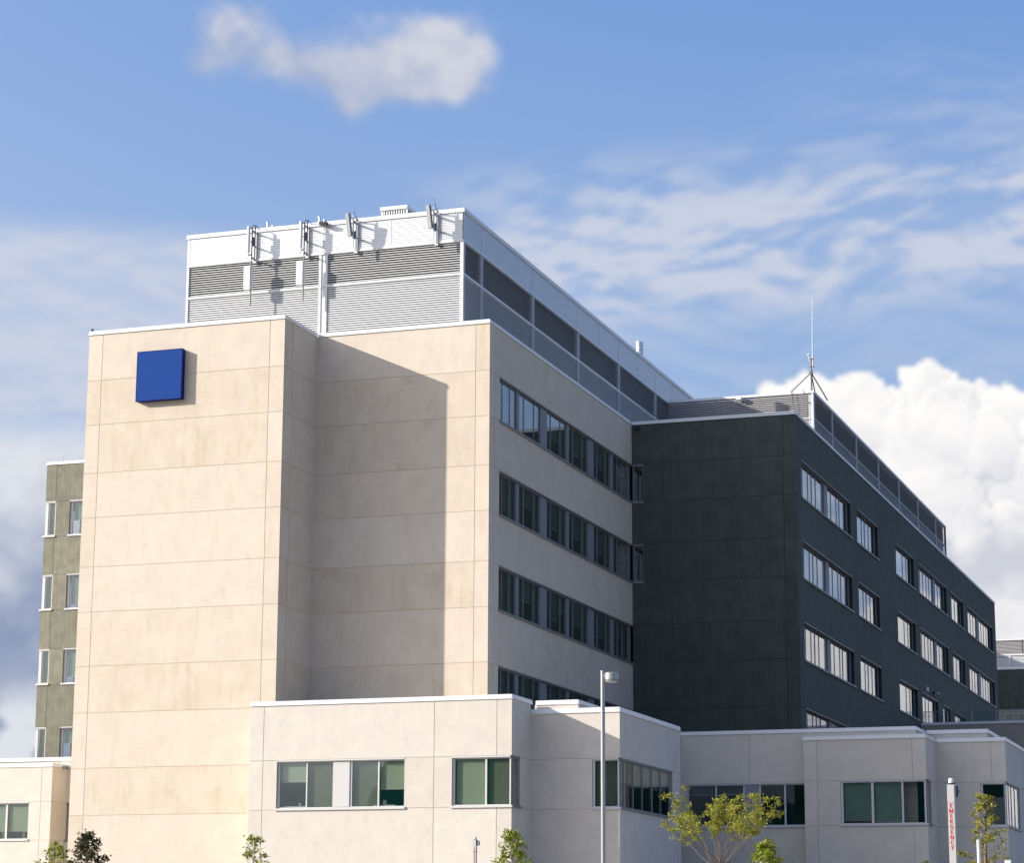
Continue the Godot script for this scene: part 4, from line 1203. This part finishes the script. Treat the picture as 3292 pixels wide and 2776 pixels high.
func emergency_post(x: float, z: float, top: float, side_bracket: bool, label: String) -> void:
	var g := ground_at(z)
	var p := thing("emergency_post", label, "emergency post", Vector3(x, g, z), "emergency call posts")
	var w := 0.0625
	bx(p, "post", Vector3(x - w, g, z - w), Vector3(x + w, top, z + w), M.post_white)
	bx(p, "top_panel", Vector3(x - w - 0.003, top - 0.325, z + w), Vector3(x + w + 0.001, top + 0.002, z + w + 0.004), M.post_white)
	bx(p, "side_plate", Vector3(x + w, g + 0.9, z - w), Vector3(x + w + 0.004, top - 0.33, z + w - 0.004), M.grey_paint)
	fast_part(p, "beacon_base", tube(0.058, 0.035, 20), M.black, Vector3(x + 0.008, top + 0.018, z))
	fast_part(p, "beacon", tube(0.053, 0.075, 20, 0.050), M.radome, Vector3(x + 0.008, top + 0.072, z))
	fast_part(p, "beacon_cap", tube(0.050, 0.012, 20, 0.035), M.radome, Vector3(x + 0.008, top + 0.115, z))
	if side_bracket:
		bx(p, "speaker_arm", Vector3(x + w, top - 0.24, z - 0.05), Vector3(x + w + 0.07, top - 0.02, z + 0.04), M.navy)
		bx(p, "speaker", Vector3(x + w + 0.07, top - 0.225, z - 0.06), Vector3(x + w + 0.13, top - 0.06, z + 0.05), M.alu_dark)
	else:
		bx(p, "speaker_arm", Vector3(x + w + 0.02, top - 0.22, z - 0.10), Vector3(x + w + 0.055, top - 0.02, z - 0.04), M.navy)
		bx(p, "speaker", Vector3(x + w + 0.055, top - 0.14, z - 0.10), Vector3(x + w + 0.07, top - 0.09, z - 0.05), M.navy)
	for s in [-0.75, 0.75]:
		fast_part(p, "screw", tube(0.007, 0.004, 8), M.red, Vector3(x + s * w, top - 0.332, z + w + 0.003), Basis(Vector3.RIGHT, PI / 2))
	var word := "EMERGENCY"
	for i in word.length():
		var y := top - 0.385 - i * 0.0965
		var m := letter_mesh(word[i])
		var c := m.get_aabb().get_center()
		var o := fast_part(p, "letter", m, M.red, Vector3(x - c.x, y - c.y, z + w + 0.003))
		o.set_meta("label", "red letter " + word[i])

# ---------------------------------------------------------------- trees
func leaf_mesh(long: float, wide: float) -> ArrayMesh:
	var st := SurfaceTool.new()
	st.begin(Mesh.PRIMITIVE_TRIANGLES)
	var p := [Vector3(0, 0, 0), Vector3(-wide, long * 0.45, 0.10 * long), Vector3(0, long, -0.10 * long), Vector3(wide, long * 0.45, 0.10 * long), Vector3(0, long * 0.5, 0)]
	for t in [[0, 1, 4], [1, 2, 4], [2, 3, 4], [3, 0, 4]]:
		for v in t: st.add_vertex(p[v])
	st.generate_normals()
	return st.commit()

func leaf_material(c: Color) -> StandardMaterial3D:
	var m := plain(c, 0.6)
	m.vertex_color_use_as_albedo = true
	m.backlight_enabled = true
	m.backlight = Color(0.75, 0.85, 0.35)
	m.cull_mode = BaseMaterial3D.CULL_DISABLED
	return m

# shape: 0 young upright, 1 spreading vase, 2 dense and ragged
func tree(called: String, label: String, category: String, at: Vector3, top: float, spread: float, shape: int, leaves: int, leaf: float, tint: Color, bark: Material, seed_: int, group := "") -> void:
	var r := RandomNumberGenerator.new()
	r.seed = seed_
	var g := ground_at(at.z)
	var base := Vector3(at.x, g, at.z)
	var t := thing(called, label, category, base, group)
	var H := top - g
	var wood := Joined.new()
	var ends := []         # points with a weight: where leaves gather
	var trunk_top := H * (0.45 if shape == 1 else 0.97)
	var trunk := [base]
	var n := 7
	for i in n:
		var f := float(i + 1) / n
		trunk.append(base + Vector3(sin(f * 4.0 + seed_) * 0.05 * f, trunk_top * f, cos(f * 3.0 + seed_) * 0.05 * f))
	var r0 := 0.022 * H if shape != 1 else 0.013 * H
	for i in n:
		var a0 := r0 * (1.0 - 0.88 * float(i) / n) if shape != 1 else r0 * (1.0 - 0.3 * float(i) / n)
		var a1 := r0 * (1.0 - 0.88 * float(i + 1) / n) if shape != 1 else r0 * (1.0 - 0.3 * float(i + 1) / n)
		wood.rod(trunk[i], trunk[i + 1], a0, a1, 8)
	var limbs := 26 if shape == 0 else (17 if shape == 1 else 30)
	for k in limbs:
		var f := lerpf(0.38, 0.97, float(k) / limbs) if shape != 1 else r.randf_range(0.78, 1.0)
		var i := clampi(int(f * n), 0, n - 1)
		var s: Vector3 = trunk[i].lerp(trunk[i + 1], f * n - i)
		var az := k * 2.39996 + r.randf_range(-0.4, 0.4)
		var p := s
		var len := 0.0
		var dir: Vector3
		if shape == 1:
			var out := spread * r.randf_range(0.55, 1.0)
			var rise := H - (s.y - g) - r.randf_range(0.0, 0.28) * H * (0.4 + out / spread * 0.6)
			dir = Vector3(cos(az) * out, rise, sin(az) * out * 0.8)
			len = dir.length()
			dir = dir.normalized()
		else:
			var narrow := 1.0 - pow((f - 0.38) / 0.62, 1.2) * 0.82
			len = spread * narrow * r.randf_range(0.6, 1.1)
			dir = Vector3(cos(az), r.randf_range(0.35, 0.9), sin(az)).normalized()
		var br := 0.0044 * H if shape == 1 else 0.0045 * H
		var segs := 6
		for q in segs:
			var bend := Vector3(r.randf_range(-1, 1), r.randf_range(-0.6, 1.0), r.randf_range(-1, 1)) * 0.20
			var nx := p + (dir + bend).normalized() * len / segs
			wood.rod(p, nx, br * (1.0 - 0.14 * q), br * (1.0 - 0.14 * (q + 1)), 6)
			if q > (1 if shape != 1 else 2):
				ends.append(nx)
				for tw in 2 if shape != 1 else 4:
					var d2 := (dir + Vector3(r.randf_range(-1, 1), r.randf_range(-0.3, 1), r.randf_range(-1, 1)) * 0.9).normalized()
					var e := nx + d2 * len * r.randf_range(0.10, 0.24)
					wood.rod(nx, e, br * 0.35, br * 0.12, 5)
					ends.append(e)
			p = nx
		ends.append(p)
	commit(wood, t, "trunk", bark)
	var mm := MultiMesh.new()
	mm.transform_format = MultiMesh.TRANSFORM_3D
	mm.use_colors = true
	mm.mesh = leaf_mesh(leaf, leaf * 0.36)
	mm.instance_count = leaves
	# sprigs: leaves gather in little fans with bare wood between them
	var i2 := 0
	var clump := 1.15 if shape == 0 else (1.5 if shape == 1 else 1.3)
	while i2 < leaves:
		var e: Vector3 = ends[r.randi() % ends.size()]
		if shape == 1 and e.y < g + H * 0.52: continue
		var many := r.randi_range(5, 11)
		var fan := Vector3(r.randf_range(-1, 1), r.randf_range(-0.2, 0.7), r.randf_range(-1, 1)).normalized()
		var shade := r.randf_range(0.72, 1.18)
		for m in many:
			if i2 >= leaves: break
			var off := Vector3(r.randfn(), r.randfn() * 0.6, r.randfn()) * leaf * clump * 0.62
			var y := (fan + Vector3(r.randf_range(-1, 1), r.randf_range(-0.9, 0.6), r.randf_range(-1, 1)) * 0.9).normalized()
			var x := y.cross(Vector3(r.randf_range(-1, 1), r.randf_range(-1, 1), r.randf_range(-1, 1)).normalized()).normalized()
			var sc := r.randf_range(0.7, 1.25)
			mm.set_instance_transform(i2, Transform3D(Basis(x, y, x.cross(y)).scaled(Vector3.ONE * sc), e + off - base))
			var k2 := shade * r.randf_range(0.85, 1.15)
			mm.set_instance_color(i2, Color(k2 * r.randf_range(0.92, 1.1), k2, k2 * r.randf_range(0.7, 1.1)))
			i2 += 1
	var lv := MultiMeshInstance3D.new()
	lv.multimesh = mm
	lv.material_override = leaf_material(tint)
	lv.name = "crown"
	lv.set_meta("kind", "stuff")
	t.add_child(lv)

func planting() -> void:
	var lime := Color(0.17, 0.20, 0.025)
	tree("sapling", "thin light green sapling before the left wing's corner, left of the dark leaved tree", "tree", Vector3(-48.7, 0, -85), 4.12, 0.95, 0, 420, 0.13, Color(0.21, 0.25, 0.03), M.bark_pale, 31)
	tree("dark_tree", "dense dark leaved tree at the foot of the cream block", "tree", Vector3(-44.45, 0, -80), 4.15, 1.0, 2, 2100, 0.10, Color(0.060, 0.052, 0.024), M.bark, 12)
	tree("sapling", "sparse light green sapling where the front wing meets the cream block", "tree", Vector3(-37.65, 0, -80), 4.05, 0.8, 0, 330, 0.12, Color(0.21, 0.24, 0.025), M.bark_pale, 55)
	tree("sapling", "light green sapling before the front wing's taller bay, right of the farther emergency post", "tree", Vector3(-27.7, 0, -80), 4.12, 0.95, 0, 950, 0.12, Color(0.22, 0.25, 0.03), M.bark_pale, 71)
	tree("spreading_tree", "wide vase-shaped yellow-green tree right of the lamp post", "tree", Vector3(-20.35, 0, -80), 4.9, 2.4, 1, 6000, 0.080, Color(0.30, 0.285, 0.04), M.bark, 90)
	tree("bushy_tree", "bright green bushy young tree below the right side of the spreading tree", "tree", Vector3(-17.55, 0, -75), 3.38, 0.85, 0, 1500, 0.105, Color(0.26, 0.29, 0.035), M.bark_pale, 104)
	tree("sapling", "feathery yellow-green sapling right of the nearer emergency post", "tree", Vector3(-7.13, 0, -50), 3.26, 0.62, 0, 1250, 0.06, Color(0.28, 0.26, 0.04), M.bark, 118)
	tree("young_tree", "young tree whose tip just shows at the picture's foot left of the nearer emergency post", "tree", Vector3(-8.75, 0, -52), 1.98, 0.35, 2, 260, 0.08, Color(0.16, 0.18, 0.02), M.bark, 131)

func far_wood() -> void:
	# trees far behind the camera: what the front windows mirror
	var r := RandomNumberGenerator.new()
	r.seed = 77
	var ball := SphereMesh.new()
	ball.radius = 1.0
	ball.height = 2.0
	ball.radial_segments = 9
	ball.rings = 5
	var mm := MultiMesh.new()
	mm.transform_format = MultiMesh.TRANSFORM_3D
	mm.use_colors = true
	mm.mesh = ball
	mm.instance_count = 2600
	for i in 2600:
		var x := r.randf_range(-110.0, 190.0)
		var z := 75.0 + r.randf_range(0.0, 26.0)
		var big := r.randf_range(1.6, 3.6)
		var y := -1.6 + pow(r.randf(), 0.9) * (29.0 + 3.0 * sin(x * 0.05) + 3.0 * sin(x * 0.31))
		mm.set_instance_transform(i, Transform3D(Basis.from_euler(Vector3(r.randf() * 3.0, r.randf() * 6.0, 0)).scaled(Vector3(big, big * r.randf_range(0.7, 1.0), big)), Vector3(x, y, z)))
		var k := r.randf_range(0.6, 1.3)
		mm.set_instance_color(i, Color(k, k, k * 0.9))
	var o := MultiMeshInstance3D.new()
	o.multimesh = mm
	o.name = "far_wood"
	var m := plain(Color(0.045, 0.065, 0.022), 0.9)
	m.vertex_color_use_as_albedo = true
	o.material_override = m
	add_child(o)
	tag(o, "far-off wood behind the camera that the front windows mirror", "wood", "", "stuff")

func small_things() -> void:
	var z := -48.0
	var g := ground_at(z)
	var p := thing("ribbed_pipe", "white ribbed upright pipe behind the feathery sapling at the right", "pipe", Vector3(-6.95, g, z))
	var x := -6.96
	fast_part(p, "pipe", tube(0.032, 2.14 - g, 16), M.white_metal, Vector3(x, (2.14 + g) / 2, z))
	var y := g + 0.3
	while y < 2.14:
		fast_part(p, "rib", tube(0.038, 0.014, 16), M.white_metal, Vector3(x, y, z))
		y += 0.030
	var b := thing("white_box_post", "small white box on a post at the picture's lower right corner", "utility box", Vector3(-6.4, g, z))
	bx(b, "box", Vector3(-6.46, 1.45, z - 0.06), Vector3(-6.345, 1.735, z + 0.06), M.white_metal)
	bx(b, "post", Vector3(-6.43, g, z - 0.03), Vector3(-6.37, 1.45, z + 0.03), M.galv)
	bx(b, "lid", Vector3(-6.465, 1.735, z - 0.065), Vector3(-6.34, 1.75, z + 0.065), M.alu)

func _ready() -> void:
	rng.seed = 20240
	var cam := Camera3D.new()
	cam.name = "camera"
	cam.fov = 20.456
	cam.near = 0.2
	cam.far = 4000.0
	cam.rotation_order = EULER_ORDER_YXZ
	cam.rotation = Vector3(deg_to_rad(12.2113), deg_to_rad(19.1761), deg_to_rad(0.273))
	add_child(cam)
	cam.current = true
	var env := Environment.new()
	env.background_mode = Environment.BG_SKY
	env.sky = build_sky()
	env.tonemap_mode = Environment.TONE_MAPPER_LINEAR
	env.tonemap_exposure = 1.75
	env.sdfgi_enabled = true
	env.ssao_enabled = true
	env.ssil_enabled = true
	var we := WorldEnvironment.new()
	we.name = "world"
	we.environment = env
	add_child(we)
	var sun := DirectionalLight3D.new()
	sun.name = "sun"
	sun.light_energy = 1.30
	sun.light_color = Color(1.0, 0.966, 0.918)
	sun.light_angular_distance = 0.5
	sun.shadow_enabled = true
	add_child(sun)
	sun.look_at_from_position(Vector3.ZERO, Vector3(0.8135, -0.3638, -0.4537), Vector3.UP)
	materials()
	grounds()
	cream_block()
	dark_block()
	olive_wing()
	front_wing()
	right_wing()
	left_wing()
	terrace_wing()
	far_block()
	plant_room()
	roof_screen()
	blue_sign()
	roof_things()
	lamp_post()
	emergency_post(-6.995, -45.0, 3.02, false, "white post with EMERGENCY in red letters at the lower right, the nearer of two")
	emergency_post(-33.49, -92.0, 4.31, true, "white post with EMERGENCY in red letters before the sunlit front wing")
	planting()
	far_wood()
	small_things()
